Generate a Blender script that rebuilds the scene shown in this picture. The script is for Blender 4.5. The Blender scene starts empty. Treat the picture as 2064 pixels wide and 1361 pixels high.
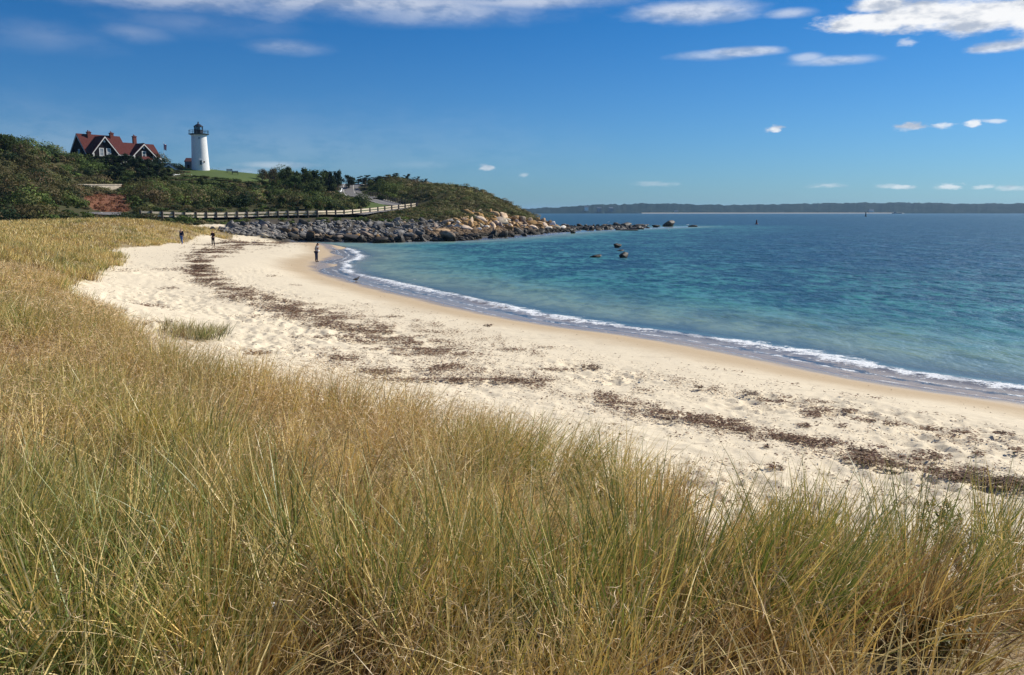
import bpy, bmesh, math, random
import numpy as np
from mathutils import Vector, Matrix

# ------------------------------------------------------------------ camera, sky, sun, exposure
sc = bpy.context.scene
CZ = 4.9                      # eye height above the sea
F = 1663.0                    # focal length in photo pixels (2064 wide)
PITCH = math.atan((680.5 - 427.5) / F)
cam_d = bpy.data.cameras.new("camera"); cam = bpy.data.objects.new("camera", cam_d)
sc.collection.objects.link(cam); sc.camera = cam
cam.location = (0, 0, CZ); cam.rotation_euler = (math.pi / 2 - PITCH, 0, 0)
cam_d.sensor_width = 36.0; cam_d.lens = 36.0 * F / 2064.0
cam_d.clip_start = 0.1; cam_d.clip_end = 30000

SUN_AZ, SUN_EL = math.radians(60), math.radians(38)   # azimuth clockwise from +Y
sun_d = bpy.data.lights.new("sun", 'SUN'); sun = bpy.data.objects.new("sun", sun_d)
sc.collection.objects.link(sun)
sun_d.energy = 5.0; sun_d.angle = math.radians(0.53); sun_d.color = (1.0, 0.94, 0.84)
sdir = Vector((math.sin(SUN_AZ) * math.cos(SUN_EL), math.cos(SUN_AZ) * math.cos(SUN_EL), math.sin(SUN_EL)))
sun.rotation_euler = sdir.to_track_quat('Z', 'Y').to_euler()

sc.view_settings.view_transform = 'Standard'; sc.view_settings.look = 'None'
sc.view_settings.exposure = 0.2; sc.view_settings.gamma = 1.0
sc.render.engine = 'CYCLES'
sc.cycles.max_bounces = 6; sc.cycles.diffuse_bounces = 3; sc.cycles.glossy_bounces = 3
sc.cycles.transmission_bounces = 3; sc.cycles.transparent_max_bounces = 12; sc.cycles.volume_bounces = 0

SP, CP = math.sin(PITCH), math.cos(PITCH)
def ray(px, py):
    u = (px - 1032.0) / F; v = (680.5 - py) / F
    return (u, CP + v * SP, -SP + v * CP)
def Pd(px, py, Y):            # the world point seen at a photo pixel, Y metres ahead
    d = ray(px, py); t = Y / d[1]
    return (d[0] * t, Y, CZ + d[2] * t)
def Pz(px, py, z):            # the same, at height z
    d = ray(px, py); t = (z - CZ) / d[2]
    return (d[0] * t, d[1] * t, z)
def azel(px, py):
    d = ray(px, py)
    return math.atan2(d[0], d[1]), math.atan2(d[2], math.hypot(d[0], d[1]))

# ---- node helper
class NT:
    def __init__(s, tree): s.t = tree; s.n = tree.nodes; s.l = tree.links; s.n.clear()
    def node(s, typ, **kw):
        nd = s.n.new(typ)
        for k, v in kw.items(): setattr(nd, k, v)
        return nd
    def put(s, sock, v):
        if v is None: return
        if isinstance(v, bpy.types.NodeSocket): s.l.new(v, sock)
        elif isinstance(v, (tuple, list)) and len(v) == 3 and sock.type == 'RGBA': sock.default_value = (*v, 1)
        else: sock.default_value = v
    def m(s, op, a=None, b=None, c=None, clamp=False):
        nd = s.node('ShaderNodeMath', operation=op, use_clamp=clamp)
        for i, v in enumerate((a, b, c)): s.put(nd.inputs[i], v)
        return nd.outputs[0]
    def mix(s, f, a, b, mode='MIX'):
        nd = s.node('ShaderNodeMix', data_type='RGBA', blend_type=mode)
        s.put(nd.inputs[0], f); s.put(nd.inputs[6], a); s.put(nd.inputs[7], b)
        return nd.outputs[2]
    def ss(s, v, a, b, lo=0.0, hi=1.0):
        nd = s.node('ShaderNodeMapRange', interpolation_type='SMOOTHSTEP')
        s.put(nd.inputs[0], v); s.put(nd.inputs[1], a); s.put(nd.inputs[2], b); s.put(nd.inputs[3], lo); s.put(nd.inputs[4], hi)
        return nd.outputs[0]
    def noise(s, vec, scale, detail=3, rough=0.5, dist=0.0, col=False):
        nd = s.node('ShaderNodeTexNoise'); s.put(nd.inputs['Vector'], vec)
        nd.inputs['Scale'].default_value = scale; nd.inputs['Detail'].default_value = detail
        nd.inputs['Roughness'].default_value = rough; nd.inputs['Distortion'].default_value = dist
        return nd.outputs[1 if col else 0]
    def mapping(s, vec, loc=(0,0,0), rot=(0,0,0), scale=(1,1,1)):
        nd = s.node('ShaderNodeMapping'); s.put(nd.inputs[0], vec)
        nd.inputs[1].default_value = loc; nd.inputs[2].default_value = rot; nd.inputs[3].default_value = scale
        return nd.outputs[0]
    def attr(s, name, out='Fac'):
        nd = s.node('ShaderNodeAttribute', attribute_name=name); return nd.outputs[out]
    def bump(s, h, strength=0.5, dist=0.1, normal=None):
        nd = s.node('ShaderNodeBump'); s.put(nd.inputs['Strength'], strength)
        nd.inputs['Distance'].default_value = dist; s.put(nd.inputs['Height'], h); s.put(nd.inputs['Normal'], normal)
        return nd.outputs[0]
    def pbsdf(s, **kw):
        nd = s.node('ShaderNodeBsdfPrincipled')
        for k, v in kw.items(): s.put(nd.inputs[k.replace('_', ' ')], v)
        return nd.outputs[0]
def new_mat(name):
    m = bpy.data.materials.new(name); m.use_nodes = True; t = NT(m.node_tree)
    out = t.node('ShaderNodeOutputMaterial')
    return m, t, out

# ---- world: Nishita sky with clouds lying in it
w = bpy.data.worlds.new("World"); sc.world = w; w.use_nodes = True
t = NT(w.node_tree)
out = t.node('ShaderNodeOutputWorld'); bg = t.node('ShaderNodeBackground')
sky = t.node('ShaderNodeTexSky', sky_type='NISHITA', sun_disc=False)
sky.sun_elevation = SUN_EL; sky.sun_rotation = SUN_AZ
sky.altitude = 0; sky.air_density = 1.0; sky.dust_density = 0.4; sky.ozone_density = 3.0
geo = t.node('ShaderNodeTexCoord'); sep = t.node('ShaderNodeSeparateXYZ'); t.l.new(geo.outputs['Generated'], sep.inputs[0])
dx, dy, dz = sep.outputs
az = t.m('ARCTAN2', dx, dy); el = t.m('ARCTAN2', dz, t.m('SQRT', t.m('ADD', t.m('MULTIPLY', dx, dx), t.m('MULTIPLY', dy, dy))))
cmb = t.node('ShaderNodeCombineXYZ'); t.put(cmb.inputs[0], az); t.put(cmb.inputs[1], t.m('MULTIPLY', el, 2.6)); cv = cmb.outputs[0]
n_big = t.noise(cv, 16, 9, 0.66); n_fine = t.noise(cv, 60, 6, 0.65); n_soft = t.noise(cv, 7, 4, 0.55, 0.6)
nb = t.m('MULTIPLY', t.m('SUBTRACT', n_big, 0.5), 3.0); nf = t.m('MULTIPLY', t.m('SUBTRACT', n_fine, 0.5), 3.6); ns = t.m('MULTIPLY', t.m('SUBTRACT', n_soft, 0.5), 2.2)
nmix = t.m('ADD', t.m('MULTIPLY', ns, 0.65), t.m('MULTIPLY', nb, 0.4))
# (px, py, half-width px, half-height px, softness, opacity, noise kind)
CLOUDS = [
 (1760,44,120,22,0.35,0.97,0),(1870,26,170,34,0.45,0.97,0),(1775,10,60,20,0.5,0.95,0),(1985,32,120,40,0.5,0.97,0),(2100,20,120,52,0.5,0.97,0),
 (2040,92,86,14,0.5,0.85,0),(1828,86,20,8,0.9,0.45,0),
 (1400,24,140,24,0.95,0.62,1),(1480,32,60,15,0.8,0.35,1),(1590,27,55,12,0.9,0.45,1),(1920,4,100,12,0.8,0.6,1),
 (1510,104,75,10,0.7,0.60,1),(1440,112,70,9,1.0,0.35,1),(1625,116,34,10,0.8,0.42,1),(1690,122,90,10,0.9,0.45,1),
 (1561,260,17,7,0.5,0.9,0),(1836,255,28,8,0.6,0.92,0),(1900,254,22,6,0.7,0.7,0),(1962,250,17,7,0.6,0.85,0),(2002,244,22,5,0.8,0.6,0),
 (1668,374,34,5,0.9,0.45,0),(1790,376,34,4,0.9,0.4,0),(1820,377,26,5,0.7,0.6,0),(1914,376,30,6,0.7,0.65,0),(1985,377,22,4,0.9,0.5,0),(2040,379,36,5,0.9,0.5,0),
 (979,338,17,6,0.7,0.6,0),(1056,353,10,5,0.9,0.3,0),(1320,371,45,5,1.0,0.25,0),
 (560,333,90,8,1.2,0.32,1),(480,345,70,10,1.4,0.28,1),(850,332,90,12,1.4,0.12,1),
 (700,4,430,26,1.4,0.55,1),(860,20,250,30,1.5,0.40,1),(330,-6,320,30,1.4,0.40,1),(1050,4,220,16,1.2,0.5,1),
 (575,95,75,14,1.4,0.22,1),(270,65,80,20,1.6,0.16,1),(90,75,130,30,1.8,0.12,1),(380,45,160,28,1.8,0.12,1),(120,300,260,90,2.0,0.14,1),(600,300,500,80,2.0,0.10,1),
]
mask = None
for (px, py, hw, hh, soft, op, kind) in CLOUDS:
    a0, e0 = azel(px, py); a1, _ = azel(px + hw, py); _, e1 = azel(px, py - hh)
    ex = t.m('DIVIDE', t.m('SUBTRACT', az, a0), a1 - a0); ey = t.m('DIVIDE', t.m('SUBTRACT', el, e0), e1 - e0)
    q = t.m('SQRT', t.m('ADD', t.m('MULTIPLY', ex, ex), t.m('MULTIPLY', ey, ey)))
    v = t.m('ADD', t.m('SUBTRACT', 1.0, q), t.m('MULTIPLY', nmix if kind else (nb if hw > 50 else nf), 0.85 if kind else 0.75))
    k = t.ss(v, -0.15 - 0.25 * soft, 0.12 + 0.75 * soft, 0.0, op)
    mask = k if mask is None else t.m('MAXIMUM', mask, k)
# generic clouds outside the picture, for reflections and fill
cmb2 = t.node('ShaderNodeCombineXYZ'); zc = t.m('ADD', t.m('MAXIMUM', dz, 0.0), 0.12)
t.put(cmb2.inputs[0], t.m('DIVIDE', dx, zc)); t.put(cmb2.inputs[1], t.m('DIVIDE', dy, zc))
n_up = t.noise(cmb2.outputs[0], 0.9, 6, 0.55)
up = t.m('MULTIPLY', t.ss(n_up, 0.55, 0.72, 0, 0.7), t.ss(dz, 0.30, 0.5))
mask = t.m('MAXIMUM', mask, up)
# sky tint: the phone's rendering of this sky is a saturated blue
tint = t.mix(t.ss(el, -0.02, 0.33), (0.34, 0.62, 0.97), (0.058, 0.46, 0.87))
skyc = t.mix(1.0, sky.outputs[0], tint, 'MULTIPLY')
lit = t.noise(t.mapping(cv, (0.0, -0.05, 0)), 17, 5, 0.6)
ccol = t.mix(t.ss(lit, 0.36, 0.56), (5.0, 5.6, 6.7), (10.4, 10.4, 10.4))
col = t.mix(mask, skyc, ccol)
t.l.new(col, bg.inputs[0]); bg.inputs[1].default_value = 0.083
t.l.new(bg.outputs[0], out.inputs[0])

# ------------------------------------------------------------------ object helpers
COL = sc.collection
rng = np.random.default_rng(7); random.seed(7)
def tag(o, label=None, cat=None, group=None, kind=None):
    if label: o['label'] = label
    if cat: o['category'] = cat
    if group: o['group'] = group
    if kind: o['kind'] = kind
    return o
def empty(name, loc=(0,0,0), rz=0, label=None, cat=None, group=None):
    o = bpy.data.objects.new(name, None); COL.objects.link(o); o.location = loc; o.rotation_euler = (0, 0, rz)
    o.empty_display_size = 0.3
    return tag(o, label, cat, group)
def np_mesh(name, V, Fc, mat=None, parent=None, smooth=False, attrs=None, cols=None, link=True):
    """V (n,3), Fc (m,3) or (m,4) or a list of such arrays; attrs {name: per-vertex float}; cols {name: (n,3)}"""
    me = bpy.data.meshes.new(name); V = np.asarray(V, np.float32)
    Fs = Fc if isinstance(Fc, list) else [Fc]
    Fs = [np.asarray(f, np.int32) for f in Fs if len(f)]
    me.vertices.add(len(V)); me.vertices.foreach_set('co', V.ravel())
    nl = sum(f.size for f in Fs); nf = sum(len(f) for f in Fs)
    me.loops.add(nl); me.loops.foreach_set('vertex_index', np.concatenate([f.ravel() for f in Fs]))
    me.polygons.add(nf)
    tot = np.concatenate([np.full(len(f), f.shape[1], np.int32) for f in Fs])
    st = np.concatenate([[0], np.cumsum(tot)[:-1]]).astype(np.int32)
    me.polygons.foreach_set('loop_start', st)
    try: me.polygons.foreach_set('loop_total', tot)
    except Exception: pass
    if smooth: me.polygons.foreach_set('use_smooth', np.ones(nf, bool))
    for k, a in (attrs or {}).items():
        at = me.attributes.new(k, 'FLOAT', 'POINT'); at.data.foreach_set('value', np.asarray(a, np.float32))
    for k, c in (cols or {}).items():
        at = me.attributes.new(k, 'FLOAT_COLOR', 'POINT')
        c4 = np.ones((len(V), 4), np.float32); c4[:, :3] = c; at.data.foreach_set('color', c4.ravel())
    me.update(calc_edges=True); me.validate()
    if mat: me.materials.append(mat)
    o = bpy.data.objects.new(name, me)
    if link: COL.objects.link(o)
    if parent: o.parent = parent
    return o
def copy_tree(o, parent=None):
    c = o.copy(); COL.objects.link(c); c.parent = parent
    if parent: c.matrix_parent_inverse = o.matrix_parent_inverse
    for ch in list(o.children): copy_tree(ch, c)
    return c

# ------------------------------------------------------------------ numpy noise
def _h(ix, iy, seed):
    n = (ix.astype(np.int64) * 374761393 + iy.astype(np.int64) * 668265263 + seed * 1274126177) & 0xFFFFFFFF
    n = ((n ^ (n >> 13)) * 1103515245) & 0xFFFFFFFF
    n = ((n ^ (n >> 16)) * 2246822519) & 0xFFFFFFFF
    return ((n ^ (n >> 15)) & 0xFFFFFF) / float(0xFFFFFF)
def vnoise(x, y, seed=0):
    ix, iy = np.floor(x), np.floor(y); fx, fy = x - ix, y - iy
    ux, uy = fx * fx * (3 - 2 * fx), fy * fy * (3 - 2 * fy); ix = ix.astype(np.int64); iy = iy.astype(np.int64)
    a, b, c, d = _h(ix, iy, seed), _h(ix + 1, iy, seed), _h(ix, iy + 1, seed), _h(ix + 1, iy + 1, seed)
    return (a * (1 - ux) + b * ux) * (1 - uy) + (c * (1 - ux) + d * ux) * uy
def fbm(x, y, seed=0, oct=4, gain=0.5):
    s = 0; a = 1; tot = 0
    for i in range(oct):
        s = s + a * vnoise(x * 2 ** i + 17.3 * i, y * 2 ** i - 9.1 * i, seed + i); tot += a; a *= gain
    return s / tot                                   # 0..1
def dimples(x, y, cell, seed, amp_p=0.85):
    """rounded hollows on a jittered grid: distance to the nearest centre, in cells"""
    gx, gy = np.floor(x / cell), np.floor(y / cell); best = np.full(x.shape, 9.0)
    for i in (-1, 0, 1):
        for j in (-1, 0, 1):
            cx, cy = gx + i, gy + j
            hx, hy, hk = _h(cx, cy, seed), _h(cx, cy, seed + 1), _h(cx, cy, seed + 2)
            r = np.hypot(x / cell - cx - hx, y / cell - cy - hy) / (0.55 + 0.6 * hk)
            r = np.where(hk < 1 - amp_p, 9, r); best = np.minimum(best, r)
    return best
def sstep(v, a, b):
    q = np.clip((v - a) / (b - a), 0, 1); return q * q * (3 - 2 * q)
def in_poly(x, y, poly):
    inside = np.zeros(x.shape, bool); n = len(poly)
    for i in range(n):
        x1, y1 = poly[i]; x2, y2 = poly[(i + 1) % n]
        c = ((y1 > y) != (y2 > y)) & (x < (x2 - x1) * (y - y1) / ((y2 - y1) + 1e-12) + x1)
        inside ^= c
    return inside
def seg_dist(x, y, line):
    best = np.full(x.shape, 1e9)
    for (x1, y1), (x2, y2) in zip(line[:-1], line[1:]):
        dx, dy = x2 - x1, y2 - y1; L = dx * dx + dy * dy + 1e-9
        q = np.clip(((x - x1) * dx + (y - y1) * dy) / L, 0, 1)
        best = np.minimum(best, np.hypot(x - x1 - q * dx, y - y1 - q * dy))
    return best

# ------------------------------------------------------------------ the lie of the land
SHORE_PX = [(2500,888),(2280,850),(2064,812),(1900,790),(1700,757),(1500,716),(1300,681),(1100,654),(1000,636),(900,614),(800,591),(720,571),(672,556),
            (648,543),(650,530),(672,524),(690,516),(676,505),(640,497),(600,491),(590,488)]
ROCK_PX = [(640,487),(700,488),(770,489),(830,487),(900,486),(960,483),(1000,480),(1060,476),(1110,471),(1180,466),(1250,462.5),(1320,460),(1390,457)]
SHORE = [Pz(x, y, 0.0)[:2] for x, y in SHORE_PX]
ROCKL = [Pz(x, y, 0.0)[:2] for x, y in ROCK_PX]
WATERLINE = SHORE + ROCKL
ctrl = []
def C(px, py, Y): ctrl.append(Pd(px, py, Y))
def Cz(px, py, z): ctrl.append(Pz(px, py, z))
def W(x, y, z): ctrl.append((x, y, z))
for i, (x, y) in enumerate(WATERLINE):
    W(x, y, 0.0)
    a = WATERLINE[max(0, i - 1)]; b = WATERLINE[min(len(WATERLINE) - 1, i + 1)]
    tx, ty = b[0] - a[0], b[1] - a[1]; L = math.hypot(tx, ty); nx, ny = ty / L, -tx / L     # seaward
    if i < len(SHORE) - 8 :
        W(x + nx * 3, y + ny * 3, -0.28); W(x + nx * 9, y + ny * 9, -0.9)
        W(x - nx * 2.5, y - ny * 2.5, 0.32)
        if i < 12: W(x + nx * 30, y + ny * 30, -2.6)
    elif i >= len(SHORE):
        W(x + nx * 3, y + ny * 3, -0.7); W(x + nx * 14, y + ny * 14, -1.8)
        if x / y > 0.055: ctrl[-3] = (x, y, -0.3)
for x, y in ((36,62),(45,90),(30,46),(50,50),(80,80),(50,75),(70,120),(42,36),(10,100),(30,100),(30,60),(60,80),(60,130),(25,125),(90,200),(110,120),(60,180)): W(x, y, -2.6)
# beach, upper beach and wrack zone
for p in [(640,528,.18),(560,510,.65),(500,500,.75),(600,560,.45),(700,620,.55),(520,540,1.0),(800,640,.6),(900,680,.65),(1100,700,.55),(1300,740,.7),
          (1500,770,.75),(1700,800,.75),(2000,860,.8),(2064,900,1.15),(1800,850,1.05),(1600,830,1.1),(1400,800,1.1),(1200,760,1.05),(1000,730,1.1),
          (800,700,1.15),(650,650,1.15),(500,600,1.15),(400,560,1.2),(420,520,1.0),(320,540,1.35),(1200,840,1.5),(1500,900,1.55),(1800,950,1.55),(2064,1000,1.6),
          (900,780,1.5),(700,720,1.5),(550,680,1.5),(400,630,1.5),(280,600,1.5),(1400,940,1.75),(1700,1000,1.75),(1960,1040,1.8),
          (300,510,1.25),(260,520,1.35),(1100,860,1.75),(1000,840,1.75),(640,740,1.8),(440,690,1.8),(300,660,1.8)]: Cz(*p)
C(367,493,105); C(430,496,105); C(400,468,120); C(430,468,124); C(500,470,128); C(560,476,133); C(600,483,136); C(330,475,108)
# dune under the grass
for p in [(230,660,2.1),(180,600,2.0),(160,560,1.9),(0,700,3.2),(0,600,3.1),(0,520,3.0),(0,482,3.1),(100,640,2.7),(100,580,2.6),(100,520,2.5),(200,530,1.75),(240,520,1.45),
          (300,760,2.7),(550,800,2.5),(800,880,2.4),(1000,920,2.3),(1200,980,2.3),(1500,1040,2.25),(1800,1080,2.25),(2064,1100,2.3),(2400,1150,2.3)]: Cz(*p)
C(0,458,95); C(100,484,72); C(200,488,78); C(290,480,98); C(180,446,108); C(90,452,104); C(250,455,104); C(360,462,113); C(330,452,118); C(0,450,110)
for x, y, z in ((0,0,3.3),(-1.5,1,3.35),(-4,3,3.45),(-8,5,3.6),(0,3,3.2),(-2,5,3.05),(-6,9,3.1),(2,2.5,3.15),(2.5,4.2,2.85),(0.5,5.5,2.8),(5,3.5,2.6),(6,6,2.2),(-10,15,3.2),(-16,20,3.4),(-25,30,3.5),(-35,45,3.6),(-50,70,3.7),(-70,95,4.2),
                (0,-5,3.4),(8,-5,2.3),(16,-5,0.9),(12,2,1.4),(-20,0,4.2),(-60,20,5)): W(x, y, z)
# back road behind the guard rail (see RAIL below), slope below it
RAIL_PX = [(222,438,127),(300,441,130.5),(373,443,135),(440,442.5,141),(500,441,146),(570,439,151),(640,437.5,156),(690,436,167),(740,431,182),(790,425,196),(830,420,206),(852,417,211)]
for px, py, Y in RAIL_PX: C(px, py, Y); C(px, py - (3 if px < 700 else 2), Y + 5)
for px, py, Y in [(540,462,140),(620,465,146),(700,466,150),(780,466,152),(860,468,154),(480,452,138),(620,448,152),(720,446,160),(800,446,166),(860,446,170),
                  (900,441,172),(940,438,182),(900,470,152),(960,438,190),(1000,441,198),(1000,464,176),(1060,443,206),(1100,451,212),(1060,462,196),(1100,460,204),(1140,460,214),
                  (900,428,186),(900,402,206),(905,381,232),(950,420,200),(950,400,215),(940,380.5,238),(1000,420,210),(975,402,226),(1012,418,222),(1030,427,221),(1052,435,219),(1080,444,218),(1105,452,220),
                  (870,375,245),(840,395,222),(800,405,222),(770,402,222),(760,412,208),(800,370,250),(760,372,270),(715,374,272),(700,376,270),(720,398,226),(700,388,245),(690,405,215),(600,415,185),(640,420,170),(660,395,220),(600,390,215),
                  (500,425,160),(560,400,200),(500,395,190),(420,410,165),(420,385,190),(300,425,142),(300,400,165),(340,380,180),(560,375,225),(560,362,232),(620,370,240),(650,375,255),(520,358,226),(480,350,226),(440,344,226),(402,340,226),(380,342,222),
                  (370,352,212),(440,358,208),(360,345,235),(340,348,215),(300,350,212),(250,345,205),(250,335,218),(200,335,215),(150,335,215),(320,335,232),(250,372,185),(200,378,178),(160,372,172),(170,400,155),(110,390,145),(110,350,170),(60,420,125),(0,440,122),(0,400,132),(60,340,165),(0,310,165),
                  (100,320,200),(0,295,190),(225,424,142),(210,395,158),(255,402,152),(120,432,126),(60,445,118)]: C(px, py, Y)
# behind the ridge the land falls to the sea again
for x, y, z in ((-70,300,6),(-100,330,2),(-30,300,8),(-20,320,3),(0,290,1),(20,270,-1.5),(22,252,-1),(16,238,0.2),(28,238,-.8),(35,255,-1.2),(8,262,1.5),(0,330,-2),(30,290,-2),(50,320,-3),(-40,350,-2),(-120,250,17),(-160,200,20),(-190,300,10),(-200,120,20),(-160,60,12),(90,300,-3),(60,260,-1.5),(120,260,-3),
                (-100,400,-3),(0,450,-4),(-250,400,-3),(-300,250,10),(75,262,-1),(200,200,-4),(200,60,-4),(60,0,-3),(30,-5,-1.6),(120,400,-4),(200,400,-4)): W(x, y, z)
ctrl = np.array(ctrl)
# drop near-duplicates
keep = []
for i, p in enumerate(ctrl):
    tol = 0.012 * math.hypot(p[0], p[1]) + 0.15
    if all(math.hypot(p[0] - ctrl[j][0], p[1] - ctrl[j][1]) > tol for j in keep): keep.append(i)
ctrl = ctrl[keep]
cr = 0.35 + 0.05 * np.hypot(ctrl[:, 0], ctrl[:, 1])
def _phi(x, y): return np.sqrt((x[:, None] - ctrl[None, :, 0]) ** 2 + (y[:, None] - ctrl[None, :, 1]) ** 2 + cr[None, :] ** 2)
_A = _phi(ctrl[:, 0], ctrl[:, 1]); n_c = len(ctrl)
_M = np.zeros((n_c + 1, n_c + 1)); _M[:n_c, :n_c] = _A + np.eye(n_c) * -0.02; _M[:n_c, n_c] = 1; _M[n_c, :n_c] = 1
_w = np.linalg.solve(_M, np.append(ctrl[:, 2], 0.0))
def H0(x, y):
    x = np.asarray(x, float); y = np.asarray(y, float); s = x.shape; x = x.ravel(); y = y.ravel(); o = np.empty(x.size)
    for i in range(0, x.size, 20000):
        o[i:i + 20000] = _phi(x[i:i + 20000], y[i:i + 20000]) @ _w[:n_c] + _w[n_c]
    r = np.hypot(x, y); far = sstep(r, 380, 520)
    return (o * (1 - far) + -5 * far).reshape(s)
def H(x, y): return float(H0(np.array([x]), np.array([y]))[0])
def hit(px, py, off=0.0, tmax=420):
    """where the view ray through a photo pixel meets the ground (raised by off)"""
    d = ray(px, py); ts = np.exp(np.linspace(math.log(1.2), math.log(tmax), 900))
    x, y, z = d[0] * ts, d[1] * ts, CZ + d[2] * ts; f = z - off - H0(x, y)
    k = np.argmax(f < 0)
    if f[k] >= 0: return None
    q = f[k - 1] / (f[k - 1] - f[k]) if k else 0; tt = ts[k - 1] + q * (ts[k] - ts[k - 1]) if k else ts[0]
    return (d[0] * tt, d[1] * tt)

# ------------------------------------------------------------------ regions of the ground, as outlines in the world
def outline(pts, off=0.0):
    r = []
    for p in pts:
        q = hit(p[0], p[1], off)
        if q is not None: r.append(q)
    return r
DUNE = outline([(2064,1045),(1900,1026),(1750,1000),(1650,1000),(1500,975),(1400,962),(1300,935),(1200,905),(1090,890),(1040,855),(1000,835),(900,812),(800,790),(720,772),(680,750),
                (640,742),(560,736),(480,716),(430,702),(370,692),(300,668),(250,652),(215,625),(190,603),(150,583),(112,566),(128,556),(160,547),(205,535),(238,522),(242,508),(215,494),(250,490),(320,488),(350,483)], 0.42)
DUNE += [Pd(378,474,108)[:2], Pd(408,469,114)[:2], Pd(446,468.5,119)[:2], Pd(468,465,124)[:2], Pd(470,458,129)[:2], Pd(400,454,126)[:2], Pd(330,449,123)[:2], Pd(240,440,116)[:2], Pd(180,436,114)[:2], Pd(90,445,113)[:2], Pd(0,455,112)[:2], (-150,112), (-150,-15), (14,-15), (9,1)]
CLUMP = outline([(318,668),(350,678),(400,684),(446,684),(440,672),(400,662),(350,655),(320,655)], 0.05)
LAWN = [Pd(*p)[:2] for p in [(368,352,222),(395,337,240),(450,341,240),(520,356,238),(548,368,228),(500,373,212),(430,367,206),(375,360,207)]]
LAWN2 = [Pd(*p)[:2] for p in [(742,402,216),(762,404,214),(782,411,208),(778,420,196),(745,423,189),(712,424,181),(690,428,173),(700,420,185),(740,412,203)]]
CLEAR = [Pd(*p)[:2] for p in [(170,388,160),(258,390,160),(260,418,142),(245,424,138),(188,421,139),(172,410,146)]]
ROAD_L = [Pd(*p)[:2] for p in [(203,427,134),(210,431,132),(222,434,131)]] + [(Pd(px, py, Y)[0] - 0.3, Y + 3.9) for px, py, Y in RAIL_PX[1:]]
ROAD_R = [Pd(800,417,212)[:2], Pd(782,413,216)[:2], Pd(745,404,222)[:2], Pd(722,398,230)[:2], Pd(714,390,243)[:2], Pd(712,382,256)[:2], Pd(716,375,270)[:2], Pd(716,372,286)[:2]]
ROAD = ROAD_L[:-1] + [Pd(845,414,214)[:2]] + ROAD_R

# ------------------------------------------------------------------ ground: one sheet, from the dune underfoot to beyond the horizon
def ground_sheet():
    a_mid = np.arange(-34, 34.001, 0.085)
    a_out = np.concatenate([np.arange(34.5, 60, 0.6), np.arange(60, 180, 4.0)])
    ang = np.radians(np.concatenate([-a_out[::-1], a_mid, a_out]))
    R = [0.4]
    while R[-1] < 470:
        r = R[-1]; R.append(r * (1.03 if r < 5 else 1.0058 if r < 40 else 1.009 if r < 130 else 1.0085 if r < 300 else 1.03))
    R = np.array(R + [560, 700, 1000, 2500, 6000, 12000])
    rr, aa = np.meshgrid(R, ang, indexing='ij'); X = rr * np.sin(aa); Y = rr * np.cos(aa)
    Z = H0(X, Y); d_line = seg_dist(X, Y, WATERLINE)
    dune = in_poly(X, Y, DUNE) | in_poly(X, Y, CLUMP)
    near = rr < 130
    # soft edge of the dune mask
    dj = in_poly(X + 0.35 * (fbm(X * 2, Y * 2, 5) - 0.5) * 4, Y + 0.35 * (fbm(X * 2 + 40, Y * 2, 6) - 0.5) * 4, DUNE)
    dune_f = 0.5 * dune + 0.5 * dj
    hill = ((Y > 110) & (Z > 3.0) & ~dune).astype(float)
    hill = np.maximum(hill, ((Y > 108) & (X < -55) & ~dune).astype(float))
    lawn = (in_poly(X, Y, LAWN) | in_poly(X, Y, LAWN2)).astype(float)
    clear = in_poly(X, Y, CLEAR).astype(float)
    rock = ((seg_dist(X, Y, ROCKL) < 22) & (Z < 3.7)).astype(float) * (Y > 128) * (X / Y > -0.335)
    beach = (1 - dune_f) * (Z > 0) * (1 - hill)
    dry = beach * sstep(d_line, 2.6, 4.6 + 0 * X) * near
    churn = dry * sstep(Z, 0.62, 0.95)
    fade = 1 - sstep(rr, 40, 75)
    d1 = dimples(X, Y, 0.37, 11, 0.9); d2 = dimples(X, Y, 0.21, 31, 0.75)
    rel = -0.048 * (1 - sstep(d1, 0.30, 0.85)) - 0.030 * (1 - sstep(d2, 0.25, 0.85)) + 0.025 * sstep(d1, 0.8, 1.2)
    rel += 0.05 * (fbm(X * 1.3, Y * 1.3, 3, 3) - 0.5)
    rel = rel * (0.45 + 1.1 * sstep(fbm(X * 0.35, Y * 0.35, 15, 3), 0.35, 0.65))
    Z2 = Z + churn * fade * rel + dry * (1 - churn) * 0.02 * (fbm(X * 2, Y * 2, 9) - 0.5)
    Z2 += 0.10 * (fbm(X * 0.35, Y * 0.35, 21, 3) - 0.5) * (dune_f + dry) * near
    # sparse single footprints lower down the beach
    d3 = dimples(X, Y, 1.1, 71, 0.55)
    Z2 += -0.02 * (1 - sstep(d3, 0.05, 0.3)) * dry * (1 - churn) * fade
    Z2 += hill * (1 - lawn) * 0.8 * (fbm(X * 0.12, Y * 0.12, 41, 3) - 0.5) * sstep(Z, 4.6, 8)
    Z2 += rock * 0.5 * (fbm(X * 0.8, Y * 0.8, 51, 2) - 0.5)
    n, m = X.shape
    idx = np.arange(n * m).reshape(n, m); nxt = np.roll(idx, -1, axis=1)
    q = np.stack([idx[:-1], nxt[:-1], nxt[1:], idx[1:]], -1).reshape(-1, 4)
    # close the small hole under the camera
    V = np.stack([X.ravel(), Y.ravel(), Z2.ravel()], -1); V = np.vstack([V, [[0, 0, Z2[0].mean()]]])
    cap = np.stack([idx[0], nxt[0], np.full(m, n * m)], -1)
    def A(a): return np.append(a.ravel(), 0)
    return V, [q, cap], dict(shore=A(np.where(Z > 0, d_line, -d_line)), dune=A(dune_f), hill=A(hill), lawn=A(lawn), bare=A(clear), rocky=A(rock), churn=A(churn))

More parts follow.
